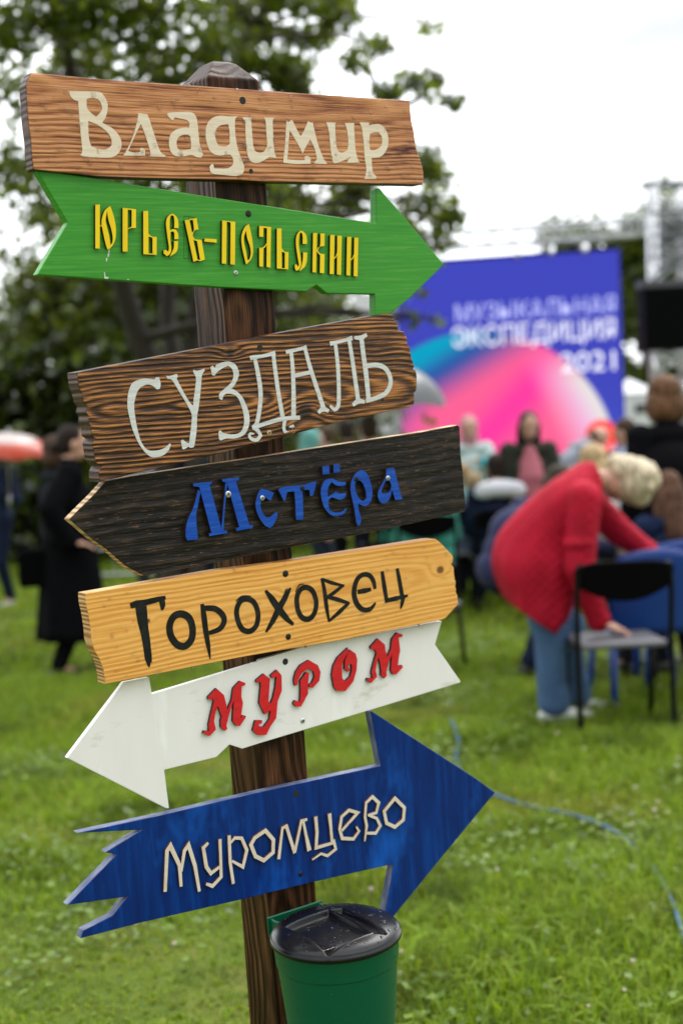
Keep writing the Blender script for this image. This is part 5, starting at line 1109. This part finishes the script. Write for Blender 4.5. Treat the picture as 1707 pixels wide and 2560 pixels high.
# --- the woman in red bending over the chair
pr = ground(1398, 1797)
RED = (.37, .0065, .027)
def woman_in_red():
    root = empty('person', (pr.x, 7.50, 0), -HP); tag(root, 'woman in crimson quilted coat and blue jeans bending over the black folding chair', 'person')
    V3 = lambda x, y, z: Vector((x, y, z))
    hc = V3(0, .395, 1.25); HR = Matrix.Rotation(-1.95, 3, 'X'); hd, hf, hs = HR @ V3(0, 0, 1), HR @ V3(0, 1, 0), HR @ V3(1, 0, 0)
    body = [('e', hc, (.076, .094, .108), HR), ('e', hc + hf * .03 - hd * .055, (.056, .062, .062), HR), ('c', hc + hf * .088, hc + hf * .108 - hd * .025, .009, .014), ('c', V3(0, .20, 1.27), hc - hd * .05, .058, .052), ('e', hc + hs * .078, (.010, .02, .03), HR), ('e', hc - hs * .078, (.010, .02, .03), HR),
            ('c', V3(0, -.12, .86), V3(0, .12, 1.18), .14, .13), ('e', V3(0, .14, 1.19), (.17, .09, .08))]
    arms = {1: (V3(.185, .13, 1.18), V3(.245, .085, .82), V3(.215, .185, .545), V3(.08, .95, -.34)), -1: (V3(-.185, .17, 1.20), V3(-.27, .40, .97), V3(-.24, .545, .855), V3(.0, .9, -.4))}
    for s, (sh, el, wr, f) in arms.items():
        body += [('c', sh, el, .05, .042), ('c', el, wr, .042, .028)]
        f = f.normalized(); sd = f.cross(V3(0, 0, 1)).normalized(); nn = f.cross(sd)
        if nn.z > 0: nn = -nn
        body += [('c', wr, wr + f * .035, .027, .026), ('e', wr + f * .062, (.046, .054, .019), Matrix((sd, f, -nn)).transposed())]
        for i in range(4):
            q = i - 1.5; ln = (.080, .090, .086, .068)[i]; a0 = wr + f * .095 + sd * q * .024; m_ = a0 + (f + sd * q * .10 + nn * .15).normalized() * ln * .5
            body += [('c', a0 - f * .02, m_, .0105, .0098), ('c', m_, m_ + (f * .9 + sd * q * .08 + nn * .4).normalized() * ln * .5, .0096, .0078)]
        ts = s; a0 = wr + f * .035 + sd * ts * .034 * (1 if s > 0 else -1); m_ = a0 + (f * .6 + sd * .75 * (1 if s > 0 else -1) * ts).normalized() * .045
        body += [('c', a0, m_, .0145, .0115), ('c', m_, m_ + (f * .95 + nn * .2).normalized() * .036, .0115, .009)]
    legs = {1: (V3(.09, -.13, .82), V3(.105, -.055, .46), V3(.10, -.05, .085)), -1: (V3(-.09, -.10, .82), V3(-.11, .06, .47), V3(-.115, .10, .085))}
    tr = [('e', V3(0, -.12, .84), (.17, .15, .15))]
    for s, (h, kn, an) in legs.items():
        body += [('c', h, kn, .082, .05), ('c', kn, an, .05, .034), ('c', an, an + V3(0, .12, -.05), .034, .024)]
        tr += [('c', h, kn, .108, .088), ('c', kn, an + V3(0, -.005, .03), .086, .078), ('c', kn + V3(0, .02, -.03), kn + V3(0, .02, .03), .085, .085), ('c', an + V3(0, 0, .10), an + V3(0, .01, .03), .083, .080)]
        blend('shoe', [('c', an + V3(0, -.045, -.045), an + V3(0, .06, -.038), .042, .046), ('c', an + V3(0, .06, -.04), an + V3(0, .185, -.052), .046, .032), ('c', an, an + V3(0, .02, -.02), .048, .046)], cmat('white_shoe', (.72, .72, .71), .6), root, .008, 3)
    blend('body', body, SKIN(), root, .0055, 3)
    jm = cmat('jeans_blue', (.042, .095, .195), .85, var=.5, scale=7, bump=.5); blend('jeans', tr, jm, root, .009, 8)
    # coat: lofted shell hanging from the bent back, open at the hem
    cm, nt, b = newmat('crimson_quilt'); o = nd(nt, 'ShaderNodeTexCoord').outputs['Object']
    n1 = noise(nt, o, 6.0, 4, .6); nt.links.new(ramp(nt, n1, [(.3, (.27, .0030, .014)), (.7, (.42, .0065, .026))]), b.inputs['Base Color']); b.inputs['Roughness'].default_value = .75; b.inputs['Specular IOR Level'].default_value = .15
    wv = [nd(nt, 'ShaderNodeTexWave', {'Vector': vmul(nt, o, (1, 1, sg)), 'Scale': 11.0, 'Distortion': .6, 'Detail': 1.0}, bands_direction='DIAGONAL').outputs['Fac'] for sg in (1, -1)]
    hgt = mth(nt, 'MULTIPLY_ADD', n1, 1.2, mth(nt, 'MULTIPLY', wv[0], wv[1])); bp = nd(nt, 'ShaderNodeBump', {'Height': hgt, 'Strength': .35, 'Distance': .02}); nt.links.new(bp.outputs[0], b.inputs['Normal'])
    RG = [((.215, 1.370), (.255, 1.265), .080), ((.165, 1.368), (.262, 1.19), .120), ((.085, 1.325), (.235, 1.11), .195), ((-.02, 1.262), (.215, 1.04), .220), ((-.165, 1.138), (.185, .96), .212), ((-.285, 1.01), (.155, .875), .212), ((-.330, .905), (.13, .79), .228), ((-.325, .82), (.105, .68), .238), ((-.300, .735), (.06, .56), .240), ((-.268, .655), (.0, .462), .238)]
    K = 6; P = [np.array([*r[0], *r[1], r[2]]) for r in RG]; P = [2 * P[0] - P[1]] + P + [2 * P[-1] - P[-2]]; ringsP = []
    for i in range(1, len(P) - 2):
        for k in range(K):
            t = k / K; a, c, d, e = P[i - 1], P[i], P[i + 1], P[i + 2]; ringsP.append(.5 * (2 * c + (d - a) * t + (2 * a - 5 * c + 4 * d - e) * t * t + (3 * c - a - 3 * d + e) * t ** 3))
    ringsP.append(P[-2]); seg = 64; bm = bmesh.new(); rs = []
    for j, q in enumerate(ringsP):
        B, F, w = Vector((0, q[0], q[1])), Vector((0, q[2], q[3])), q[4]; c = (B + F) / 2; h = (B - F) / 2; tt = j / (len(ringsP) - 1); ring = []
        for k in range(seg):
            a = 2 * math.pi * k / seg; ca, sa = math.cos(a), math.sin(a)
            fold = 1 + .030 * tt * math.sin(5 * a + 3 * tt) + .018 * math.sin(11 * a + 9 * tt) * tt + .012 * math.sin(17 * tt + 2 * a)
            ring.append(bm.verts.new(c + h * (math.copysign(abs(ca) ** .85, ca) * fold) + Vector((1, 0, 0)) * (w * math.copysign(abs(sa) ** .85, sa) * fold)))
        rs.append(ring)
    for a, c in zip(rs, rs[1:]):
        for k in range(seg): bm.faces.new((a[k], a[(k + 1) % seg], c[(k + 1) % seg], c[k])).smooth = True
    o_ = link('coat', bmmesh('coat', bm), cm, root); so_ = o_.modifiers.new('thick', 'SOLIDIFY'); so_.thickness = .014; so_.offset = -1
    for s, (sh, el, wr, f) in arms.items():
        d = (wr - el).normalized(); cf = el.lerp(wr, .96)
        sl = [('e', sh + V3(-s * .02, 0, 0), (.095, .105, .10)), ('c', sh, el, .098, .080), ('c', el, cf, .080, .060), ('c', cf - d * .01, cf, .064, .066)]
        for t in (.62,): sl.append(('e', sh.lerp(el, t) + V3(s * .01, -.01, 0), (.094, .090, .045)))
        for t in (.12,): sl.append(('e', el.lerp(wr, t), (.080, .078, .035)))
        blend('sleeve', sl, cm, root, .010, 7)
    pk = bmesh.new(); add_tube(pk, smooth_path([(.222, .005, .86), (.226, .035, .80), (.222, .06, .74)], 5), .008, 6); link('pocket', bmmesh('pocket', pk), cmat('pocket_dark', (.10, .004, .010), .8), root)
    hm = hairmat('hair_ash_blonde', (.50, .415, .29))
    blend('hair', [('e', hc + hd * .038 - hf * .022, (.122, .130, .112), HR), ('e', hc - hf * .060 - hd * .015, (.112, .085, .108), HR), ('e', hc + hd * .090 + hf * .040, (.088, .066, .055), HR), ('e', hc - hf * .085 - hd * .085, (.075, .045, .055), HR)] +
          [('e', hc + HR @ Vector((.10 * math.cos(q) * math.sin(p), -.03 + .11 * math.sin(q) * math.sin(p) * .9, .04 + .10 * math.cos(p))), (.034, .034, .030), HR) for q, p in [(random.uniform(2.6, 6.8), random.uniform(.2, 1.7)) for _ in range(26)]], hm, root, .008, 4)
    for s in (-1, 1):
        v, f = ellmesh(hc + hf * .085 + hs * s * .031 + hd * .012, (.013, .008, .008), HR, 10, 6); link('eye', pymesh('eye', v, f), cmat('eye_dark', (.02, .014, .01), .2), root)
    v, f = ellmesh(hc + hf * .095 - hd * .056, (.024, .008, .007), HR, 10, 6); link('mouth', pymesh('mouth', v, f), cmat('lip', (.32, .09, .08), .5), root)
    bm = bmesh.new()
    for s in (-1, 1): add_tube(bm, [hc + hf * .100 + hs * s * .031 + hd * .012 + (hs * math.cos(q) + hd * math.sin(q)) * .022 for q in np.linspace(0, 6.283, 17)], .0022, 5)
    add_tube(bm, [hc + hf * .105 - hs * .010 + hd * .014, hc + hf * .105 + hs * .010 + hd * .014], .002, 5)
    for s in (-1, 1): add_tube(bm, [hc + hf * .098 + hs * s * .053 + hd * .014, hc + hs * s * .082 + hd * .010], .002, 5)
    link('glasses', bmmesh('glasses', bm), cmat('glasses_frame', (.02, .02, .022), .3), root)
woman_in_red()
# --- woman in black at the left
def loft_skirt(color, z1, r0, r1, name='skirt', flare=.0):
    def f(root, pel):
        bm = bmesh.new(); seg = 40; rs = []
        for j in range(12):
            t = j / 11; z = pel.z + .12 + (z1 - pel.z - .12) * t; r = r0 + (r1 - r0) * t
            rs.append([bm.verts.new((pel.x + math.cos(2 * math.pi * k / seg) * r * (1 + .05 * t * math.sin(9 * 2 * math.pi * k / seg + j * .2)), pel.y + math.sin(2 * math.pi * k / seg) * r * .80 * (1 + .06 * t * math.sin(7 * 2 * math.pi * k / seg)), z)) for k in range(seg)])
        for a, b in zip(rs, rs[1:]):
            for k in range(seg): bm.faces.new((a[k], a[(k + 1) % seg], b[(k + 1) % seg], b[k])).smooth = True
        bm.faces.new(rs[0][::-1])
        o = link(name, bmmesh(name, bm), cloth('skirt_%d' % int(color[0] * 999), color), root); sol = o.modifiers.new('s', 'SOLIDIFY'); sol.thickness = .01
    return f
BLK = (.0035, .0035, .0042)
pb_ = ground(172, 1688); wb = person('dark haired woman in long black dress walking on the lawn left of the signpost', (pb_.x + .055, pb_.y, 0), R(-78), 1.68, lean=.05, hands={1: (.30, .00, .92), -1: (-.2, .15, .95)}, handdir={1: (0, 1, -.1)}, feet={1: (.10, -.12, .075), -1: (-.10, .18, .075)},
            top=('sweater', BLK), hair=('bun', (.016, .010, .008)), shoe=(.012, .010, .010), bulk=1.45, slv=1.15, tights=True, trousers=('tights', (.006, .006, .007)), skirt=loft_skirt(BLK, .26, .215, .31), hp=.03, group=None)
bg_ = empty('shoulder_bag', (pb_.x - .16, pb_.y - .10, .62), R(15)); tag(bg_, 'black shoulder bag hanging at the side of the woman in black', 'bag')
bm = bmesh.new(); add_box(bm, (0, 0, .14), (.24, .12, .26)); o_ = link('pouch', bmmesh('pouch', bm), cmat('bag_black', (.003, .003, .0035), .9, spec=.02), bg_); bv = o_.modifiers.new('b', 'BEVEL'); bv.width = .03; bv.segments = 3
bm = bmesh.new(); add_tube(bm, smooth_path([(-.12, 0, .26), (.0, .03, .50), (.12, .06, .62), (.14, .12, .50), (.13, .0, .26)], 5), .010, 6); link('strap', bmmesh('strap', bm), cmat('bag_black', (.008, .008, .009)), bg_)
person('brown haired person in dark jacket half hidden behind the woman in black', stand(128, 11.6), R(-60), 1.62, top=('jacket', (.012, .014, .016)), hair=('bob', (.055, .028, .016)))
# --- umbrella
def umbrella(name, label, top, r, dep, col, hand, matname, tilt=(0, 0), rough=.35):
    root = empty(name, top); root.rotation_euler = (tilt[0], tilt[1], 0); tag(root, label, 'umbrella')
    V, Fc = [], []; n, m = 64, 12
    for j in range(m + 1):
        t = j / m
        for k in range(n):
            a = 2 * math.pi * k / n; sc_ = 1 - .05 * t * (math.cos(4 * a) ** 2); V.append((math.cos(a) * r * math.sin(t * 1.35) / math.sin(1.35) * sc_, math.sin(a) * r * math.sin(t * 1.35) / math.sin(1.35) * sc_, -dep * (1 - math.cos(t * 1.35)) / (1 - math.cos(1.35)) + .012 * t * math.cos(4 * a) ** 2))
    for j in range(m):
        for k in range(n): Fc.append((j * n + k, (j + 1) * n + k, (j + 1) * n + (k + 1) % n, j * n + (k + 1) % n))
    o = link('canopy', pymesh('canopy', V, Fc), leaf_cloth(matname, col, rough), root, smooth=True)
    bm = bmesh.new(); add_tube(bm, [(0, 0, .05), (0, 0, -hand)], .009, 8); add_tube(bm, [(0, 0, -hand), (0, 0, -hand - .12)], .014, 8); link('shaft', bmmesh('shaft', bm), M_ALU, root)
    bm = bmesh.new()
    for k in range(8):
        a = 2 * math.pi * k / 8 + math.pi / 8; add_tube(bm, [(math.cos(a) * r * .97, math.sin(a) * r * .97, -dep + .005), (math.cos(a) * r * .5, math.sin(a) * r * .5, -dep * .28 - .02), (0, 0, -.03)], .004, 5); add_tube(bm, [(math.cos(a) * r * .5, math.sin(a) * r * .5, -dep * .28 - .02), (0, 0, -dep - .12)], .004, 5)
    link('ribs', bmmesh('ribs', bm), M_ALU, root); return root
def leaf_cloth(name, col, rough):
    m, nt, b = newmat(name); b.inputs['Roughness'].default_value = rough; b.inputs['Coat Weight'].default_value = .5
    zz = nd(nt, 'ShaderNodeSeparateXYZ', {0: nd(nt, 'ShaderNodeTexCoord').outputs['Object']}).outputs[2]
    cc = mix(nt, ramp(nt, mth(nt, 'ADD', zz, .5), [(.43, 0.0), (.445, 1.0)]), col, (.74, .62, .60) if col[0] > .5 else col); nt.links.new(cc, b.inputs['Base Color'])
    tr = nd(nt, 'ShaderNodeBsdfTranslucent', {'Color': cc}); mx = nd(nt, 'ShaderNodeMixShader', {0: .45, 1: b.outputs[0], 2: tr.outputs[0]}); nt.links.new(mx.outputs[0], nt.nodes['Material Output'].inputs[0]); return m
pu = at(12, 1500, 14.2); ut = at(22, 1083, 14.0)
person('person in dark blue jacket under the orange umbrella at the left edge', (pu.x - .06, 14.3, 0), R(160), 1.66, top=('jacket', (.012, .022, .055)), trousers=('trousers', (.012, .016, .035)), shoe=(.55, .55, .55), hair=('short', (.02, .015, .012)), hands={1: (.20, .05, .80), -1: (-.12, .20, 1.20)})
umbrella('umbrella', 'orange red umbrella held up at the left edge of the lawn', ut, .42, .20, (.72, .075, .025), .62, 'orange_umbrella', (R(8), R(4)))
# --- audience between and behind the boards
NAVY = (.014, .018, .040)
person('person in mint rain poncho with hood up just right of the post', stand(772, 13.0), R(-75), 1.60, top=('poncho', (.16, .42, .38)), hood=(.16, .42, .38), bulk=1.35, trousers=('trousers', (.02, .03, .05)))
pg = stand(925, 12.4); person('person in dark jacket holding the grey umbrella behind the brown board', pg, R(10), 1.70, top=('jacket', (.012, .011, .013)), trousers=('trousers', (.012, .013, .022)), hands={1: (.10, .22, 1.18), -1: (-.24, .05, .8)})
umbrella('umbrella', 'grey umbrella poking out from behind the brown notched board', at(962, 905, 12.2), .56, .34, (.20, .205, .22), .80, 'grey_umbrella', (0, R(6)))
person('person in black coat standing beside the grey umbrella holder', stand(868, 13.6), R(5), 1.70, top=('coat', (.005, .005, .006)), trousers=('trousers', (.015, .014, .016)), hair=('short', (.03, .02, .015)))
person('person in pale grey jacket between the post and the dark standing figures', stand(820, 15), R(20), 1.66, top=('jacket', (.30, .30, .32)), trousers=('trousers', (.04, .05, .08)), hair=('short', (.08, .05, .03)))
person('person in navy jacket glimpsed left of the post above the black plank', stand(470, 12.5), R(-20), 1.64, top=('jacket', NAVY), trousers=('trousers', (.02, .025, .04)))
person('person in pale blue grey jacket farther left behind the post', stand(372, 13.2), R(30), 1.60, top=('jacket', (.28, .32, .38)), trousers=('trousers', (.03, .03, .035)), hair=('bob', (.12, .08, .05)))
def sitter(label, x, Y, rz, chair=True, **k):
    loc = stand(x, Y)
    p = person(label, loc, rz, seated=True, **k)
    if chair:
        c = math.cos(rz), math.sin(rz)
        chair_at(CH0, (loc[0] + math.sin(rz) * .16, loc[1] - math.cos(rz) * .16, 0), rz, chair)
    return p
sitter('seated person in green rain poncho right below the black plank, nearer the post', 1015, 12.4, R(5), 'black folding chair under the left green poncho sitter', top=('poncho', (.06, .30, .22)), hood=(.06, .30, .22), bulk=1.4)
sitter('seated person in green rain poncho beside the navy coated sitter', 1058, 12.0, R(-4), 'black folding chair under the right green poncho sitter', top=('poncho', (.05, .26, .20)), hood=(.05, .26, .20), bulk=1.4)
nv = sitter('seated person in navy coat with pale fur hood folded on the back', 1238, 12.3, R(4), 'black folding chair under the sitter in the navy coat', h=1.74, top=('coat', NAVY), hair=('short', (.020, .013, .010)), bulk=1.45, trousers=('trousers', (.012, .014, .025)))
fh = blend('fur_hood', [('e', (0, -.135, 1.01), (.215, .075, .075)), ('e', (.12, -.12, .985), (.10, .07, .06)), ('e', (-.12, -.12, .985), (.10, .07, .06))], cmat('pale_fur', (.62, .62, .66), .95, var=.2, scale=40, bump=.6), nv, .012)
sitter('blond child seated beside the right end of the black plank, farther one', 1152, 13.4, R(0), 'black folding chair under the farther blond child', h=1.62, top=('jacket', (.25, .42, .40)), hair=('short', (.30, .20, .10)))
sitter('blond seated visitor next to the right end of the black plank, nearer one', 1180, 12.9, R(0), 'black folding chair under the nearer blond visitor', h=1.52, top=('jacket', (.10, .12, .18)), hair=('short', (.34, .24, .13)))
hm_ = stand(1172, 15.0); person('bearded person in pale mint jacket with hood up facing the camera with a cup', hm_, math.pi, 1.68, top=('jacket', (.45, .55, .53)), hood=(.42, .20, .22), hands={1: (.2, .12, .9), -1: (-.10, .32, 1.22)})
bm = bmesh.new(); cpz = 1.23
add_tube(bm, [(hm_[0] + .10, hm_[1] - .36, cpz - .05), (hm_[0] + .10, hm_[1] - .36, cpz + .06)], [.03, .04], 16); tag(link('paper_cup', bmmesh('paper_cup', bm), plain('cyan_cup', (.02, .40, .45), .5)), 'turquoise cup held by the hooded bearded person', 'cup')
person('dark haired woman in pink top and open olive jacket facing the camera', stand(1318, 12.4), math.pi + .05, 1.68, hp=.22, top=('jacket', (.035, .038, .028)), open_front=('pink_top', (.42, .13, .16)), trousers=('trousers', (.012, .012, .014)), hair=('long', (.018, .012, .011)), hands={-1: (-.16, .26, .98), 1: (.18, .22, .95)}, bulk=1.1)
person('balding person in grey jacket bending forward near the pink disc on the screen', stand(1398, 14.6), R(-80), 1.70, lean=.55, hp=.45, top=('jacket', (.22, .24, .28)), hair=('bald', (.10, .07, .05)), hands={1: (.2, .45, .85), -1: (-.2, .45, .85)})
stp = sitter('blonde seated visitor in black quilted jacket with pale stripes', 1462, 11.2, R(-35), 'black folding chair under the sitter in the quilted jacket', h=1.80, lean=.12, side=.05, top=('puffer_jacket', (.030, .030, .036)), hair=('bob', (.46, .32, .17)), bulk=1.5)
pm = [v for k_, v in MATC.items() if k_.startswith('puffer')][0]
nt = pm.node_tree; pb = nt.nodes['Principled BSDF']; oc = nd(nt, 'ShaderNodeTexCoord').outputs['Object']
wv = nd(nt, 'ShaderNodeTexWave', {'Vector': oc, 'Scale': 3.2, 'Distortion': .6}, bands_direction='X'); nt.links.new(ramp(nt, wv.outputs['Fac'], [(.55, (.022, .022, .028)), (.80, (.06, .06, .07)), (.93, (.25, .19, .15))]), pb.inputs['Base Color'])
person('tall person in black coat with brown bob standing at the right edge', (at(1672, 1100, 8.9).x, 8.9, 0), R(12), 1.80, top=('coat', (.005, .005, .006)), trousers=('trousers', (.012, .012, .016)), hair=('bob', (.115, .056, .028)), bulk=1.25, hp=.1)
person('person in pale blue shirt behind the tall figure in black', stand(1612, 12.0), R(60), 1.60, lean=.25, top=('shirt', (.36, .46, .58)), hair=('short', (.05, .03, .02)))
person('person in wine red jacket between the screen and the pale blue shirt', stand(1565, 14.0), R(20), 1.50, top=('jacket', (.10, .010, .03)), hair=('short', (.02, .015, .012)))
sitter('seated person in navy top with long brown hair behind the blue chairs', 1672, 8.55, R(15), 'black folding chair under the long haired sitter', h=1.62, top=('jumper', (.012, .020, .048)), hair=('long', (.085, .042, .025)), bulk=1.2)
q = ground(1305, 1688)
np_ = person('person in navy jacket and dark jeans crouched behind the woman in red', (q.x + .02, q.y + .1, 0), R(-70), 1.72, pel=(0, -.12, .62), lean=.62, hp=.1, knee=(0, 1, .2), feet={1: (.10, -.02, .075), -1: (-.12, .12, .075)}, hands={1: (.16, .55, .72), -1: (-.16, .58, .72)}, top=('jacket', (.016, .020, .062)), trousers=('jeans', (.010, .016, .034)), shoe=(.012, .012, .013), hair=('short', (.04, .03, .02)), bulk=1.25)
person('person in grey and white top stooping in front of the blue chairs', stand(1500, 9.2), R(-80), 1.64, pel=(0, -.15, .66), lean=.75, knee=(0, 1, .2), feet={1: (.1, .05, .075), -1: (-.1, .15, .075)}, hands={1: (.12, .40, .62), -1: (-.12, .40, .62)}, top=('jumper', (.33, .34, .33)), trousers=('trousers', (.03, .03, .035)), hair=('short', (.05, .03, .02)))
for lb, x, Y, hc_, tc_, hh_ in (('seated visitor with dark brown hair between the fur hood and the quilted jacket', 1292, 13.6, (.028, .016, .011), (.03, .03, .04), 1.5), ('seated grey haired visitor right of the woman in the olive jacket', 1432, 12.6, (.22, .20, .18), (.05, .055, .07), 1.55), ('seated visitor in wine red top left of the tall figure in black', 1575, 12.6, (.03, .018, .012), (.16, .012, .035), 1.6)):
    sitter(lb, x, Y, R(random.uniform(-8, 8)), None, h=hh_, top=('jacket', tc_), hair=('short', hc_), bulk=1.2)
# leaning chair leg right of the honey board
q = ground(1085, 1700); chair_at(CH0, (q.x - .20, q.y + .02, 0), R(-38), 'black folding chair mostly hidden behind the honey coloured board')
# low site barrier glimpsed left of the post
bm = bmesh.new(); a0 = stand(325, 16.5)
for k in range(9): add_tube(bm, [(a0[0] - .9 + k * .22, a0[1], .05), (a0[0] - .9 + k * .22, a0[1], 1.0)], .012, 6)
for z in (.08, .38, .68, 1.0): add_tube(bm, [(a0[0] - .95, a0[1], z), (a0[0] + .95, a0[1], z)], .018, 6)
for s in (-.8, .8): add_tube(bm, [(a0[0] + s, a0[1] - .3, .02), (a0[0] + s, a0[1] + .3, .02)], .02, 6)
tag(link('crowd_barrier', bmmesh('crowd_barrier', bm), plain('galvanised', (.45, .46, .47), .45, .6)), 'pale grey metal crowd barrier glimpsed below the black plank point', 'barrier')
# --- blue hose across the lawn
M_HOSE = plain('blue_hose', (.022, .085, .16), .5, var=.2, scale=3)
pts = [ground(x, y, .050) for x, y in ((1128, 1800), (1145, 1850), (1140, 1900), (1170, 1955), (1235, 1990), (1320, 2010), (1440, 2040), (1540, 2085), (1610, 2140), (1655, 2205), (1690, 2290), (1725, 2400), (1760, 2600))]
bm = bmesh.new(); add_tube(bm, smooth_path([p + Vector((0, 0, .008 * math.sin(i * 2.1))) for i, p in enumerate(pts)]  , 8), .0068, 10)
tag(link('garden_hose', bmmesh('garden_hose', bm), M_HOSE), 'thin blue hose curving over the grass at lower right', 'hose')
